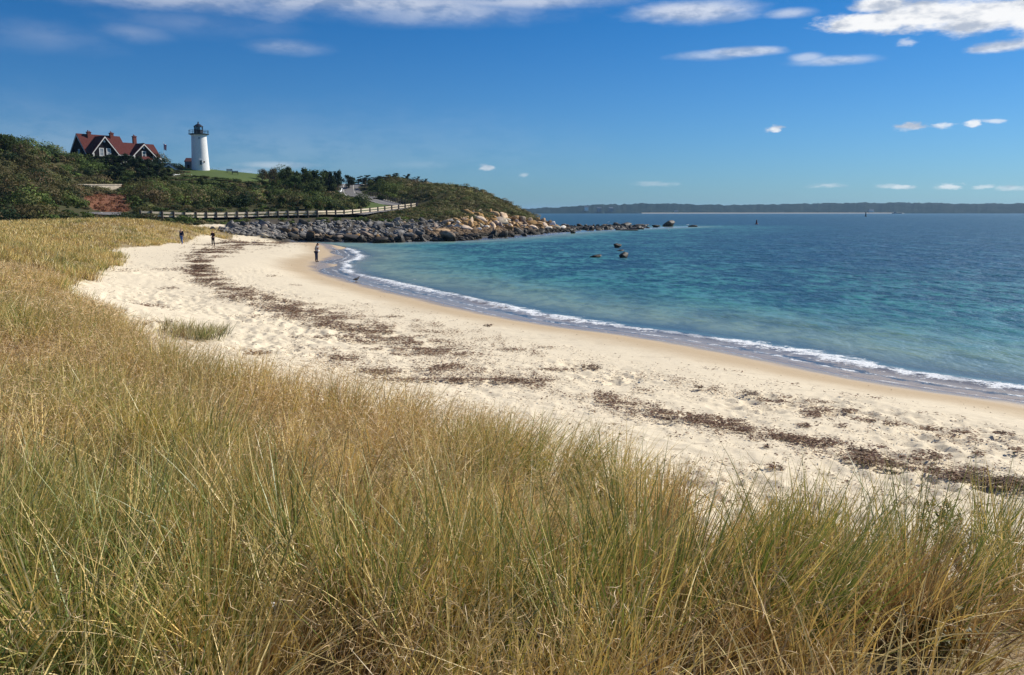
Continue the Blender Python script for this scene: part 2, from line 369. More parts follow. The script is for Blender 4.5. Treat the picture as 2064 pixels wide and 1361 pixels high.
m_ground, t, out = new_mat("ground")
P = t.node('ShaderNodeNewGeometry').outputs['Position']
shore, dune_a, hill_a, lawn_a, bare_a, rock_a, churn_a = [t.attr(k) for k in ('shore', 'dune', 'hill', 'lawn', 'bare', 'rocky', 'churn')]
n1 = t.noise(P, 0.6, 4); n2 = t.noise(P, 7, 4, 0.6); n3 = t.noise(P, 60, 3, 0.7)
dry = t.mix(n2, (0.62, 0.52, 0.365), (0.84, 0.73, 0.54)); dry = t.mix(t.m('MULTIPLY', t.ss(n3, 0.52, 0.66), 0.35), dry, (0.45, 0.37, 0.27))
wobble = t.m('ADD', shore, t.m('MULTIPLY', t.m('SUBTRACT', n1, 0.5), 1.6))
damp = t.mix(n2, (0.46, 0.345, 0.215), (0.53, 0.41, 0.265))
wet = (0.38, 0.29, 0.195)
c = t.mix(t.ss(wobble, 2.0, 5.0), damp, dry)
c = t.mix(t.ss(wobble, 0.5, 1.3), wet, c)
# thin lines of debris left by earlier tides along the lower beach
lines = t.noise(t.mapping(P, rot=(0, 0, 0.9), scale=(0.35, 2.2, 1)), 1.6, 5, 0.7)
c = t.mix(t.m('MULTIPLY', t.m('MULTIPLY', t.ss(lines, 0.60, 0.68), 0.5), t.ss(wobble, 3.5, 5.0)), c, (0.22, 0.15, 0.09))
spd = t.node('ShaderNodeVectorMath', operation='LENGTH'); t.l.new(P, spd.inputs[0])
soil = t.mix(t.ss(n1, 0.35, 0.6), t.mix(n2, (0.13, 0.085, 0.045), (0.38, 0.29, 0.18)), t.mix(n2, (0.30, 0.22, 0.10), (0.48, 0.38, 0.19)))
c = t.mix(t.m('MULTIPLY', dune_a, t.ss(n1, 0.2, 0.5, 0.75, 1.0)), c, soil)
hc = t.mix(t.noise(P, 0.5, 5), (0.035, 0.045, 0.018), (0.10, 0.085, 0.04))
c = t.mix(hill_a, c, hc)
c = t.mix(lawn_a, c, t.mix(t.noise(P, 0.8, 4), (0.06, 0.10, 0.028), (0.115, 0.145, 0.05)))
c = t.mix(bare_a, c, t.mix(t.noise(P, 1.5, 5), (0.15, 0.062, 0.035), (0.27, 0.13, 0.075)))
c = t.mix(rock_a, c, t.mix(n2, (0.045, 0.04, 0.033), (0.10, 0.085, 0.065)))  # ground among the boulders darkened in colour to stand for shaded gaps
sea_bed = t.mix(t.noise(P, 0.15, 3), (0.33, 0.31, 0.2), (0.12, 0.13, 0.08))
c = t.mix(t.ss(shore, -5.0, -12.0), c, sea_bed)
rough = t.ss(wobble, 0.3, 1.6, 0.25, 0.95)
bh = t.m('ADD', t.m('MULTIPLY', n2, 0.5), t.m('MULTIPLY', n3, 0.22))
bs = t.bump(bh, 0.5, 0.05)
b = t.pbsdf(Base_Color=c, Roughness=rough, Specular_IOR_Level=t.m('MULTIPLY', t.ss(wobble, 0.4, 2.0, 0.5, 0.1), t.ss(shore, -0.3, 0.1)), Normal=bs)
t.l.new(b, out.inputs[0])
V, Fq, att = ground_sheet()
g_ground = np_mesh("ground", V, Fq, m_ground, smooth=True, attrs=att); tag(g_ground, kind='structure')
del V, Fq, att

# ------------------------------------------------------------------ water: one sheet to the horizon
def water_sheet():
    ang = np.radians(np.concatenate([np.arange(-24, 36.001, 0.09), np.arange(36.8, 80, 0.8), np.arange(82, 150, 4)]))
    R = [14.0]
    while R[-1] < 300:
        r = R[-1]; R.append(r * (1.0045 if r < 60 else 1.0065 if r < 150 else 1.012))
    R = np.array(R + [360, 460, 600, 850, 1200, 1800, 2600, 4000, 6500, 11000])
    rr, aa = np.meshgrid(R, ang, indexing='ij'); X = rr * np.sin(aa); Y = rr * np.cos(aa)
    bed = H0(X, Y); d = seg_dist(X, Y, WATERLINE); sd = np.where(bed < 0, d, -d)
    # small wind waves, higher away from the shore, and the low breaker at the edge
    Z = np.zeros_like(X); amp = sstep(sd, 2, 22) * (1 - sstep(rr, 120, 300))
    for k, (lam, ang_d, a) in enumerate([(3.4, 200, .035), (2.1, 225, .026), (1.35, 185, .020), (4.8, 215, .035), (0.9, 240, .012)]):
        th = math.radians(ang_d); ph = (X * math.sin(th) + Y * math.cos(th)) * 2 * math.pi / lam + 5.0 * fbm(X / lam / 3, Y / lam / 3, 60 + k, 2)
        Z += a * (1 - np.abs(np.sin(ph / 2))) ** 1.3 * (0.4 + 1.2 * fbm(X / lam / 2.5, Y / lam / 2.5, 70 + k, 2)) * amp
    wob = 0.9 * (fbm(X * 0.16, Y * 0.16, 81, 3) - 0.5) * 2
    br = np.exp(-((sd - 2.2 - wob * .6) / 0.45) ** 2) * (0.35 + 0.9 * sstep(fbm(X * 0.13, Y * 0.13, 91, 2), 0.42, 0.62))
    beach_only = (seg_dist(X, Y, ROCKL) > 14)
    Z += 0.10 * br * beach_only
    swl = np.exp(-((sd - 8.5 - 2 * wob) / 0.9) ** 2) * sstep(fbm(X * 0.1 + 9, Y * 0.1, 95, 2), 0.5, 0.62) * 0.09; Z += swl * beach_only
    Z += 0.02 * sstep(sd, -0.5, 0.6)          # the film of the swash lies just proud of the sand
    n, m = X.shape; idx = np.arange(n * m).reshape(n, m)
    q = np.stack([idx[:-1, :-1], idx[1:, :-1], idx[1:, 1:], idx[:-1, 1:]], -1).reshape(-1, 4)
    keep = (sd.ravel()[q] > -1.2).all(1) & (bed.ravel()[q].min(1) < 0.25); q = q[keep]
    used = np.zeros(n * m, bool); used[q.ravel()] = True; remap = np.cumsum(used) - 1
    V = np.stack([X.ravel(), Y.ravel(), Z.ravel()], -1)[used]
    fm = (beach_only | (sd < 1.5)).astype(float)
    return V, remap[q][:, ::-1], dict(sd=sd.ravel()[used], depth=np.maximum(-bed, 0).ravel()[used], wob=wob.ravel()[used], foamy=fm.ravel()[used])
m_water, t, out = new_mat("sea_water")
P = t.node('ShaderNodeNewGeometry').outputs['Position']
sd, depth, wob, foamy = [t.attr(k) for k in ('sd', 'depth', 'wob', 'foamy')]
sepP = t.node('ShaderNodeSeparateXYZ'); t.l.new(P, sepP.inputs[0])
dist_y = sepP.outputs[1]
big = t.noise(t.mapping(P, scale=(0.35, 1, 1)), 0.035, 4, 0.6); mid = t.noise(t.mapping(P, scale=(0.4, 1, 1)), 0.16, 4, 0.6)
def ripple(scale, seed): return t.noise(t.mapping(P, loc=(seed, seed * 2, 0), rot=(0, 0, 0.12 * seed), scale=(1.15, 0.62, 1)), scale, 4, 0.62, 0.25)
rA, rB, rC, rD = ripple(1.5, 1), ripple(0.48, 2), ripple(0.15, 3), ripple(0.05, 4)
# water over sand is green-blue, over the weed beds and in deep water dark blue
shal = t.mix(t.ss(sd, 3, 16), (0.30, 0.39, 0.25), (0.060, 0.285, 0.225))
weed = t.m('ADD', sd, t.m('MULTIPLY', t.m('SUBTRACT', big, 0.5), 60))
weed = t.m('ADD', weed, t.m('MULTIPLY', t.m('SUBTRACT', mid, 0.5), 18))
cc = t.mix(t.m('MULTIPLY', t.ss(weed, 26, 56), t.ss(sd, 12, 32)), shal, (0.004, 0.052, 0.115))
cc = t.mix(t.ss(weed, 120, 330), cc, (0.010, 0.070, 0.095))
strk = t.noise(t.mapping(P, scale=(0.35, 1.2, 1)), 0.9, 4, 0.6)
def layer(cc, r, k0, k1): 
    cc = t.mix(t.m('MULTIPLY', t.ss(r, 0.50, 0.44, 0.0, k0), t.ss(sd, 3, 25, 0.25, 1.0)), cc, (0.005, 0.055, 0.075))  # dark wave faces painted into the water colour
    return t.mix(t.m('MULTIPLY', t.ss(r, 0.55, 0.61, 0.0, k1), t.ss(sd, 2.5, 12)), cc, (0.12, 0.33, 0.34))  # and the brighter faces, likewise painted
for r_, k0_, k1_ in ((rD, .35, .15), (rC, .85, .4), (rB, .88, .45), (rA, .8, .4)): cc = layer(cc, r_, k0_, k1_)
cc = t.mix(t.m('MULTIPLY', t.ss(strk, 0.36, 0.60, 0.35, 0.0), t.ss(sd, 8, 30)), cc, (0.008, 0.055, 0.062))  # streaks of wave shade put into the colour
st2 = t.noise(t.mapping(P, scale=(1.5, 0.6, 1)), 0.24, 12, 0.80); cc = t.mix(t.m('MULTIPLY', t.ss(st2, 0.52, 0.43, 0.0, 0.3), t.ss(sd, 4, 30)), cc, (0.002, 0.024, 0.050)); cc = t.mix(t.m('MULTIPLY', t.ss(st2, 0.53, 0.62, 0.0, 0.2), t.ss(sd, 4, 30)), cc, (0.07, 0.19, 0.23))  # finer ripple shade and brightness, also painted in
near_w = t.m('SUBTRACT', 1.0, t.ss(sd, 60, 260))
b1 = t.noise(t.mapping(P, rot=(0, 0, 0.25), scale=(0.40, 1.0, 1)), 0.85, 6, 0.62, 0.4)
b2 = t.noise(t.mapping(P, rot=(0, 0, -0.2), scale=(0.6, 1.0, 1)), 3.4, 5, 0.6, 0.2)
b3 = t.noise(t.mapping(P, scale=(0.55, 0.8, 1)), 0.30, 4, 0.55, 0.3)
bh = t.m('ADD', t.m('ADD', t.m('MULTIPLY', rA, 0.30), t.m('MULTIPLY', b2, 0.12)), t.m('ADD', t.m('MULTIPLY', rB, 0.9), t.m('MULTIPLY', rC, t.ss(sd, 10, 60, 0.3, 2.6))))
bs = t.bump(bh, t.ss(sd, 1.5, 14, 0.3, 1.0), 0.9)
# a wind-ruffled sea mirrors less of the low sky than flat water: its reflectance levels off
lwb = t.node('ShaderNodeLayerWeight'); lwb.inputs[0].default_value = 0.5; t.l.new(bs, lwb.inputs[1]); fr_b = t.m('ADD', 0.02, t.m('MULTIPLY', t.m('POWER', lwb.outputs['Facing'], 5.0), 0.98))
dif = t.node('ShaderNodeBsdfDiffuse'); t.put(dif.inputs[0], cc); t.l.new(bs, dif.inputs[1])
glb = t.node('ShaderNodeBsdfGlossy'); t.put(glb.inputs[0], (0.66, 0.84, 1.0)); glb.inputs['Roughness'].default_value = 0.3; t.l.new(t.bump(bh, 0.40, 0.9), glb.inputs['Normal'])
trl = t.node('ShaderNodeBsdfTranslucent'); t.put(trl.inputs[0], cc); dmx = t.node('ShaderNodeMixShader'); t.put(dmx.inputs[0], 0.08); t.l.new(dif.outputs[0], dmx.inputs[1]); t.l.new(trl.outputs[0], dmx.inputs[2]); dif = dmx
bmx = t.node('ShaderNodeMixShader'); t.l.new(t.m('MINIMUM', t.m('MULTIPLY', fr_b, 0.85), 0.30), bmx.inputs[0]); t.l.new(dif.outputs[0], bmx.inputs[1]); t.l.new(glb.outputs[0], bmx.inputs[2])
body = bmx.outputs[0]
tr = t.node('ShaderNodeBsdfTransparent'); t.put(tr.inputs[0], (0.99, 0.99, 1.0))
gl = t.node('ShaderNodeBsdfGlossy'); gl.inputs['Roughness'].default_value = 0.2; t.put(gl.inputs[0], (0.92, 0.92, 0.88)); t.l.new(t.bump(bh, 0.08, 0.2), gl.inputs['Normal'])
lwf = t.node('ShaderNodeLayerWeight'); lwf.inputs[0].default_value = 0.5; fr_f = t.m('ADD', 0.02, t.m('MULTIPLY', t.m('POWER', lwf.outputs['Facing'], 5.0), 0.98))
film = t.node('ShaderNodeMixShader'); t.l.new(t.m('MULTIPLY', fr_f, 0.95), film.inputs[0]); t.l.new(tr.outputs[0], film.inputs[1]); t.l.new(gl.outputs[0], film.inputs[2])
mx = t.node('ShaderNodeMixShader'); t.l.new(t.ss(sd, 1.6, 5.5), mx.inputs[0]); t.l.new(film.outputs[0], mx.inputs[1]); t.l.new(body, mx.inputs[2])
# foam of the little breakers
fn = t.noise(P, 1.6, 6, 0.68); fn2 = t.noise(P, 9.0, 4, 0.7); along = t.noise(P, 0.22, 2)
s2 = t.m('SUBTRACT', sd, t.m('MULTIPLY', wob, 0.6))
def band(center, wid, lo, hi, gate):
    q = t.m('ABSOLUTE', t.m('DIVIDE', t.m('SUBTRACT', s2, center), wid))
    v = t.m('ADD', t.m('SUBTRACT', 1.0, q), t.m('MULTIPLY', t.m('SUBTRACT', fn, 0.5), 2.6))
    v = t.m('ADD', v, t.m('MULTIPLY', t.m('SUBTRACT', fn2, 0.5), 1.5))
    return t.m('MULTIPLY', t.ss(v, lo, hi), gate)
fo = band(t.m('ADD', 1.7, t.m('MULTIPLY', along, 0.8)), t.ss(along, 0.35, 0.60, 0.55, 1.35), 0.50, 1.0, t.ss(along, 0.36, 0.46, 0.5, 1.0))
fo = t.m('MAXIMUM', fo, band(0.95, 0.40, 0.80, 1.2, t.ss(along, 0.36, 0.55, 0.2, 0.9)))
edge = t.m('MULTIPLY', t.ss(t.m('ABSOLUTE', t.m('SUBTRACT', s2, 0.15)), 0.10, 0.02), t.ss(fn, 0.45, 0.6, 0, 0.6))
fo = t.m('MAXIMUM', fo, edge); fo = t.m('MAXIMUM', fo, t.m('MULTIPLY', band(4.6, 0.5, 1.15, 1.5, t.ss(along, 0.56, 0.64, 0.0, 0.75)), 1.0))
fo = t.m('MULTIPLY', fo, foamy, clamp=True)
fbs = t.bump(t.m('ADD', fn, fn2), 0.6, 0.15)
foam = t.pbsdf(Base_Color=(0.86, 0.87, 0.86), Roughness=0.8, Normal=fbs)
mf = t.node('ShaderNodeMixShader'); t.l.new(fo, mf.inputs[0]); t.l.new(mx.outputs[0], mf.inputs[1]); t.l.new(foam, mf.inputs[2])
t.l.new(mf.outputs[0], out.inputs[0])
V, Fq, att = water_sheet()
g_sea = np_mesh("sea_water", V, Fq, m_water, smooth=True, attrs=att); tag(g_sea, kind='structure')
del V, Fq, att

# ------------------------------------------------------------------ road, sheets just above the ground
def simple_mat(name, col, rough=0.7, spec=0.3, nscale=None, namt=0.25, bump=0.0, metallic=0.0, coord='obj'):
    m, t, out = new_mat(name); c = col; bs = None
    if nscale:
        tc = t.node('ShaderNodeTexCoord').outputs['Object'] if coord == 'obj' else t.node('ShaderNodeNewGeometry').outputs['Position']
        n = t.noise(tc, nscale, 5, 0.6)
        c = t.mix(t.ss(n, 0.3, 0.7), tuple(x * (1 - namt) for x in col), tuple(min(1, x * (1 + namt)) for x in col))
        if bump: bs = t.bump(n, bump, 0.05)
    b = t.pbsdf(Base_Color=c, Roughness=rough, Specular_IOR_Level=spec, Normal=bs, Metallic=metallic)
    t.l.new(b, out.inputs[0]); return m
def strip(pts, w0, w1, lift, step=1.5, across=6):
    pts = np.array(pts); seg = np.hypot(*np.diff(pts, axis=0).T); s = np.concatenate([[0], np.cumsum(seg)]); q = np.arange(0, s[-1], step)
    px = np.interp(q, s, pts[:, 0]); py = np.interp(q, s, pts[:, 1])
    k = np.ones(5) / 5; px[2:-2] = np.convolve(px, k, 'valid'); py[2:-2] = np.convolve(py, k, 'valid')
    tx, ty = np.gradient(px), np.gradient(py); L = np.hypot(tx, ty); nx, ny = -ty / L, tx / L
    o = np.linspace(w0, w1, across); X = px[:, None] + nx[:, None] * o; Y = py[:, None] + ny[:, None] * o
    hz = H0(px, py); Z = hz[:, None] * np.ones((1, across)) + 0.25 + lift
    n, m = X.shape; idx = np.arange(n * m).reshape(n, m)
    return np.stack([X.ravel(), Y.ravel(), Z.ravel()], -1), np.stack([idx[:-1, :-1], idx[1:, :-1], idx[1:, 1:], idx[:-1, 1:]], -1).reshape(-1, 4)
m_asph = simple_mat("asphalt", (0.17, 0.16, 0.155), 0.9, 0.2, 3, 0.2, coord='geo')
m_line = simple_mat("road_paint", (0.72, 0.70, 0.62), 0.8)
V, Fq = strip(ROAD, -3.2, 3.2, 0.0); tag(np_mesh("road", V, Fq, m_asph), kind='structure')
V, Fq = strip([p for p in ROAD_R[3:]], -4.6, 4.6, -0.02); tag(np_mesh("road", V, Fq, m_asph), kind='structure')
for nm, a, b_ in (("road_edge_line", -3.0, -2.88), ("road_edge_line", 2.88, 3.0), ("road_centre_line", -0.05, 0.05)):
    V, Fq = strip(ROAD, a, b_, 0.02, across=2); tag(np_mesh(nm, V, Fq, m_line), kind='structure')

# ------------------------------------------------------------------ beach grass
def leaf_mat(name, rough=0.5, spec=0.35, transl=0.4, nscale=None):
    m, t, out = new_mat(name); c = t.attr("Col", 'Color')
    b = t.pbsdf(Base_Color=c, Roughness=rough, Specular_IOR_Level=spec)
    tr = t.node('ShaderNodeBsdfTranslucent'); t.put(tr.inputs[0], t.mix(1.0, c, (1.15, 1.1, 0.75), 'MULTIPLY'))
    mx = t.node('ShaderNodeMixShader'); mx.inputs[0].default_value = transl
    t.l.new(b, mx.inputs[1]); t.l.new(tr.outputs[0], mx.inputs[2]); t.l.new(mx.outputs[0], out.inputs[0]); return m
m_grass = leaf_mat("grass_blade", 0.42, 0.38, 0.20)

def blades(root, h, phi, lean, bend, width, col, seg, tipcol=None, basecol=None, zdroop=0.35, face=None):
    """arched tapering blades; every argument an array over the blades"""
    N = len(root); tt = np.linspace(0, 1, seg + 1)[None, :]
    out = lean[:, None] * tt + bend[:, None] * tt ** 2
    up = tt - zdroop * (bend[:, None]) * tt ** 2.5 - 0.25 * lean[:, None] ** 2 * tt
    d = np.stack([np.cos(phi), np.sin(phi)], -1)
    C0 = np.empty((N, seg + 1, 3))
    C0[..., 0] = root[:, None, 0] + d[:, None, 0] * out * h[:, None]
    C0[..., 1] = root[:, None, 1] + d[:, None, 1] * out * h[:, None]
    C0[..., 2] = root[:, None, 2] + np.maximum(up, 0.012) * h[:, None]
    fa = rng.uniform(0, math.pi, N) if face is None else face
    wv = np.stack([np.cos(fa), np.sin(fa), rng.normal(0, 0.15, N)], -1)
    wt = width[:, None] * (0.55 + 0.6 * tt) * (1 - tt ** 2.2) + width[:, None] * 0.06
    L = C0 - wv[:, None, :] * wt[..., None] * 0.5; R_ = C0 + wv[:, None, :] * wt[..., None] * 0.5
    V = np.stack([L, R_], 2).reshape(-1, 3)
    b = (np.arange(N) * (seg + 1) * 2)[:, None] + (np.arange(seg) * 2)[None, :]
    Fq = np.stack([b, b + 1, b + 3, b + 2], -1).reshape(-1, 4)
    cb = col if basecol is None else basecol; ct = col if tipcol is None else tipcol
    k = tt[..., None]
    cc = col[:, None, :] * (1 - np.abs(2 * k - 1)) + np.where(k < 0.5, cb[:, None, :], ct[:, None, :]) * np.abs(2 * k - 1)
    cc = np.repeat(cc, 2, axis=1).reshape(-1, 3)
    return V, Fq, cc
def merge(parts):
    Vs, Fs, Cs, o = [], [], [], 0
    for V, Fq, c in parts: Vs.append(V); Fs.append(Fq + o); Cs.append(c); o += len(V)
    return np.vstack(Vs), np.vstack(Fs), np.vstack(Cs)

GREEN = np.array([[0.120,0.195,0.038],[0.16,0.235,0.055],[0.095,0.165,0.045],[0.22,0.28,0.07]])
OLIVE = np.array([[0.36,0.34,0.10],[0.43,0.39,0.13],[0.30,0.30,0.09]])
STRAW = np.array([[0.72,0.57,0.25],[0.76,0.62,0.30],[0.66,0.48,0.20],[0.58,0.47,0.20]])
BROWN = np.array([[0.36,0.23,0.12],[0.42,0.28,0.15],[0.27,0.175,0.10]])
PALE = np.array([[0.84,0.76,0.52],[0.78,0.68,0.44]])
def pick(pal, n): return pal[rng.integers(0, len(pal), n)] * rng.uniform(0.8, 1.2, (n, 1))
def scatter(r0, r1, dens, a0=-37, a1=37, poly=DUNE, patchy=0.12, seed=0):
    """points on the dune between two distances, dens per square metre, thinned by a patch noise"""
    a0, a1 = math.radians(a0), math.radians(a1); n = int(dens * (a1 - a0) / 2 * (r1 * r1 - r0 * r0))
    r = np.sqrt(rng.uniform(r0 * r0, r1 * r1, n)); a = rng.uniform(a0, a1, n); x, y = r * np.sin(a), r * np.cos(a)
    jx, jy = x + 0.5 * (fbm(x, y, 301, 2) - 0.5) * 2, y + 0.5 * (fbm(x, y, 302, 2) - 0.5) * 2
    k = in_poly(jx, jy, poly); x, y = x[k], y[k]
    p = fbm(x * 0.9, y * 0.9, 77 + seed, 3); k = rng.uniform(0, 1, len(x)) < np.clip((p - 0.5) * 3 + 1 - patchy * np.clip(1.3 - np.hypot(x, y) / 12, 0.25, 1), 0.12, 1)
    return x[k], y[k]
# a bare sandy hollow low at the right of the view
HOLE = [(1.55, 2.2), (1.6, 2.6), (1.85, 2.85), (2.6, 2.8), (2.8, 2.0), (1.7, 1.6)]
def hues(x, y, n):
    """0 green .. 1 brown, by patches; greener in tussocks, tawny on the far dune"""
    g = fbm(x * 0.45, y * 0.45, 501, 3); g2 = fbm(x * 1.6, y * 1.6, 502, 2); far = sstep(np.hypot(x, y), 28, 55)
    return np.clip((g - 0.5) * 2.4 + (g2 - 0.5) * 1.2 + 0.5 + 0.12 * far, 0, 1)
def tuft_blades(r0, r1, dens, per, hgt, wid, seg, spread=0.07, a0=-37, a1=37, green_only=None, poly=DUNE, leanm=0.25):
    cx, cy = scatter(r0, r1, dens, a0, a1, poly); k = ~in_poly(cx, cy, HOLE); cx, cy = cx[k], cy[k]
    m = len(cx); 
    if m == 0: return None
    cnt = rng.poisson(per, m) + 2; ci = np.repeat(np.arange(m), cnt); N = len(ci)
    rr = np.abs(rng.normal(0, spread, N)) ; pa = rng.uniform(0, 2 * math.pi, N)
    x, y = cx[ci] + rr * np.cos(pa), cy[ci] + rr * np.sin(pa)
    hue_c = np.clip(hues(cx, cy, m) + rng.normal(0, 0.22, m), 0, 1); hc = hue_c[ci] + rng.normal(0, 0.12, N)
    th = (0.72 + 0.55 * fbm(cx * 0.7, cy * 0.7, 511, 2))[ci] * (1.08 - 0.22 * hue_c[ci])
    h = hgt * th * rng.uniform(0.55, 1.12, N)
    tl = rng.normal(0, 0.12, (m, 2))[ci]                        # the whole tuft leans a little; the wind from the right
    lx = 0.06 + 0.9 * np.cos(pa) * np.minimum(rr / spread, 2) * 0.16 + tl[:, 0] + rng.normal(0, leanm * 0.5, N) + 0.02
    ly = 0.9 * np.sin(pa) * np.minimum(rr / spread, 2) * 0.16 + tl[:, 1] + rng.normal(0, leanm * 0.5, N)
    phi = np.arctan2(ly, lx); lean = np.hypot(lx, ly); bend = np.abs(rng.normal(0.12, 0.22, N)) + (rng.uniform(0, 1, N) < 0.16) * rng.uniform(0.3, 0.9, N)
    z = H0(x, y) - 0.02
    yel = sstep(np.hypot(cx, cy), 25, 60)[ci]; hc = hc * (1 - .5 * yel) + .35 * yel + (0.10 + 0.16 * sstep(np.hypot(cx, cy), 4.5, 9)[ci]) * (1 - yel)
    col = np.where((hc < 0.34)[:, None], pick(GREEN, N), np.where((hc < 0.55)[:, None], pick(OLIVE, N), np.where((hc < 0.86)[:, None], pick(STRAW, N), pick(BROWN, N))))
    u = rng.uniform(0, 1, N)
    col = np.where((u < 0.20)[:, None], pick(STRAW, N), col); col = np.where((u > 0.945)[:, None], pick(PALE, N), col)
    cb_ = rng.uniform(.62, 1.28, m)[ci][:, None]; col = col * cb_
    base = 0.30 * col + 0.22 * pick(BROWN, N); tip = 0.55 * col + 0.45 * pick(STRAW, N)  # bases browned, and darkened to paint the shade between tufts
    w = wid * rng.uniform(0.5, 1.45, N)
    return blades(np.stack([x, y, z], -1), h, phi, lean, bend, w, col, seg, tip, base)
def wisps(r0, r1, dens, z0, z1, ln, wid, pal, a0=-37, a1=37, poly=DUNE, flat=1.0):
    """fine branching seed heads and dead thatch: short hair-thin pieces at all angles"""
    x, y = scatter(r0, r1, dens, a0, a1, poly, 0.5, seed=3); k = ~in_poly(x, y, HOLE); x, y = x[k], y[k]
    N = len(x); z = H0(x, y) + rng.uniform(z0, z1, N) * (0.8 + 0.4 * fbm(x * 0.7, y * 0.7, 511, 2))
    d = rng.normal(0, 1, (N, 3)); d[:, 2] *= flat; d /= np.linalg.norm(d, axis=1)[:, None]
    L = ln * rng.uniform(0.5, 1.5, N); p0 = np.stack([x, y, z], -1); p1 = p0 + d * L[:, None]; p1[:, 2] = np.maximum(p1[:, 2], H0(p1[:, 0], p1[:, 1]) + 0.01)
    s = np.cross(d, rng.normal(0, 1, (N, 3))); s /= np.linalg.norm(s, axis=1)[:, None] + 1e-6; w = wid * rng.uniform(0.6, 1.4, N)
    mid = (p0 + p1) / 2 + rng.normal(0, 0.12, (N, 3)) * L[:, None]
    V = np.stack([p0, mid - s * w[:, None] * .5, p1, mid + s * w[:, None] * .5], 1).reshape(-1, 3)
    c = np.repeat(pick(pal, N), 4, 0)
    return V, np.arange(N * 4).reshape(N, 4), c
parts = []
parts.append(tuft_blades(1.3, 4.5, 21, 64, 0.60, 0.0072, 6, 0.055, -50, 50))
parts.append(tuft_blades(4.5, 9, 20, 44, 0.62, 0.0082, 5, 0.07, -42, 46))
parts.append(tuft_blades(9, 18, 17, 30, 0.60, 0.0095, 4, 0.09, -37, 34))
parts.append(tuft_blades(18, 36, 9, 20, 0.58, 0.017, 4, 0.15, -37, 5))
parts.append(tuft_blades(36, 68, 5.0, 13, 0.55, 0.034, 3, 0.28, -36, 0))
parts.append(tuft_blades(68, 135, 3.4, 8, 0.50, 0.065, 3, 0.40, -36, 0))
def green_tussocks():
    P = []
    for px, py in ((180,1130),(300,1180),(345,1130),(440,1190),(560,1140),(600,1180),(250,1260),(700,1230),(820,1250),(900,1170),(960,1200),(1010,1290),(1130,1300),(1180,1230),(1260,1190),(1340,1270),(1420,1180),(1500,1230),(1570,1150),(1640,1120),(1700,1180),(1760,1110),(1830,1180),(1900,1240),(1980,1130),(2030,1180),(1600,1290),(1250,1340),(760,1330),(420,1330),(120,1320),(20,1230)):
        q = hit(px, py + 60, 0.0)
        if q: P.append(q)
    P = np.array(P); m = len(P); cnt = rng.integers(55, 120, m); ci = np.repeat(np.arange(m), cnt); N = len(ci); pa = rng.uniform(0, 6.28, N); rr = np.abs(rng.normal(0, .075, N))
    x, y = P[ci, 0] + rr * np.cos(pa), P[ci, 1] + rr * np.sin(pa); tl = rng.normal(0, .13, (m, 2))[ci]; lx = np.cos(pa) * rr * 2.2 + tl[:, 0] + rng.normal(0, .09, N); ly = np.sin(pa) * rr * 2.2 + tl[:, 1] + rng.normal(0, .09, N)
    col = np.where((rng.uniform(0, 1, N) < .72)[:, None], pick(GREEN, N) * .9, pick(STRAW, N)); h = rng.uniform(.5, .86, N)
    return blades(np.stack([x, y, H0(x, y) - .02], -1), h, np.arctan2(ly, lx), np.hypot(lx, ly), np.abs(rng.normal(.10, .16, N)), rng.uniform(.004, .0085, N), col, 7, .7 * col + .3 * pick(STRAW, N), .5 * col + .3 * pick(BROWN, N))
parts.append(green_tussocks())
parts.append(wisps(1.2, 5, 2600, 0.0, 0.16, 0.16, 0.0026, np.vstack([BROWN, BROWN, STRAW]) * .85, -50, 50, flat=0.35))
parts.append(wisps(5, 12, 900, 0.0, 0.16, 0.17, 0.0045, np.vstack([BROWN, STRAW]), flat=0.35))
HEADS = np.array([[0.60,0.42,0.24],[0.54,0.38,0.21],[0.68,0.52,0.31]])
parts.append(wisps(1.8, 6, 2600, 0.34, 0.64, 0.045, 0.0018, HEADS, -40, 40))
parts.append(wisps(6, 14, 1500, 0.30, 0.62, 0.06, 0.0036, HEADS, flat=0.8))
parts.append(wisps(14, 34, 420, 0.28, 0.58, 0.11, 0.008, HEADS, -37, 20, flat=0.8))
parts = [p for p in parts if p is not None]
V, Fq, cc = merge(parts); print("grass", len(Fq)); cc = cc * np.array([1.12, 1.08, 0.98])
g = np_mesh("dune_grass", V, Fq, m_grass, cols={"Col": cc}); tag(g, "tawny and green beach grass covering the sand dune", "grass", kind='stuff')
# the small tussock standing alone on the sand
a_ = [tuft_blades(18, 34, 8, 16, 0.40, 0.015, 4, 0.12, -26, -14, poly=CLUMP, leanm=0.35)]
a_ = [p for p in a_ if p is not None]
if a_:
    V, Fq, cc = merge(a_); g = np_mesh("grass_tussock", V, Fq, m_grass, cols={"Col": cc * np.array([0.75, 0.8, 0.8])}); tag(g, "low grass tussock alone on the sand between dune grass and seaweed", "grass tussock")
del V, Fq, cc, parts

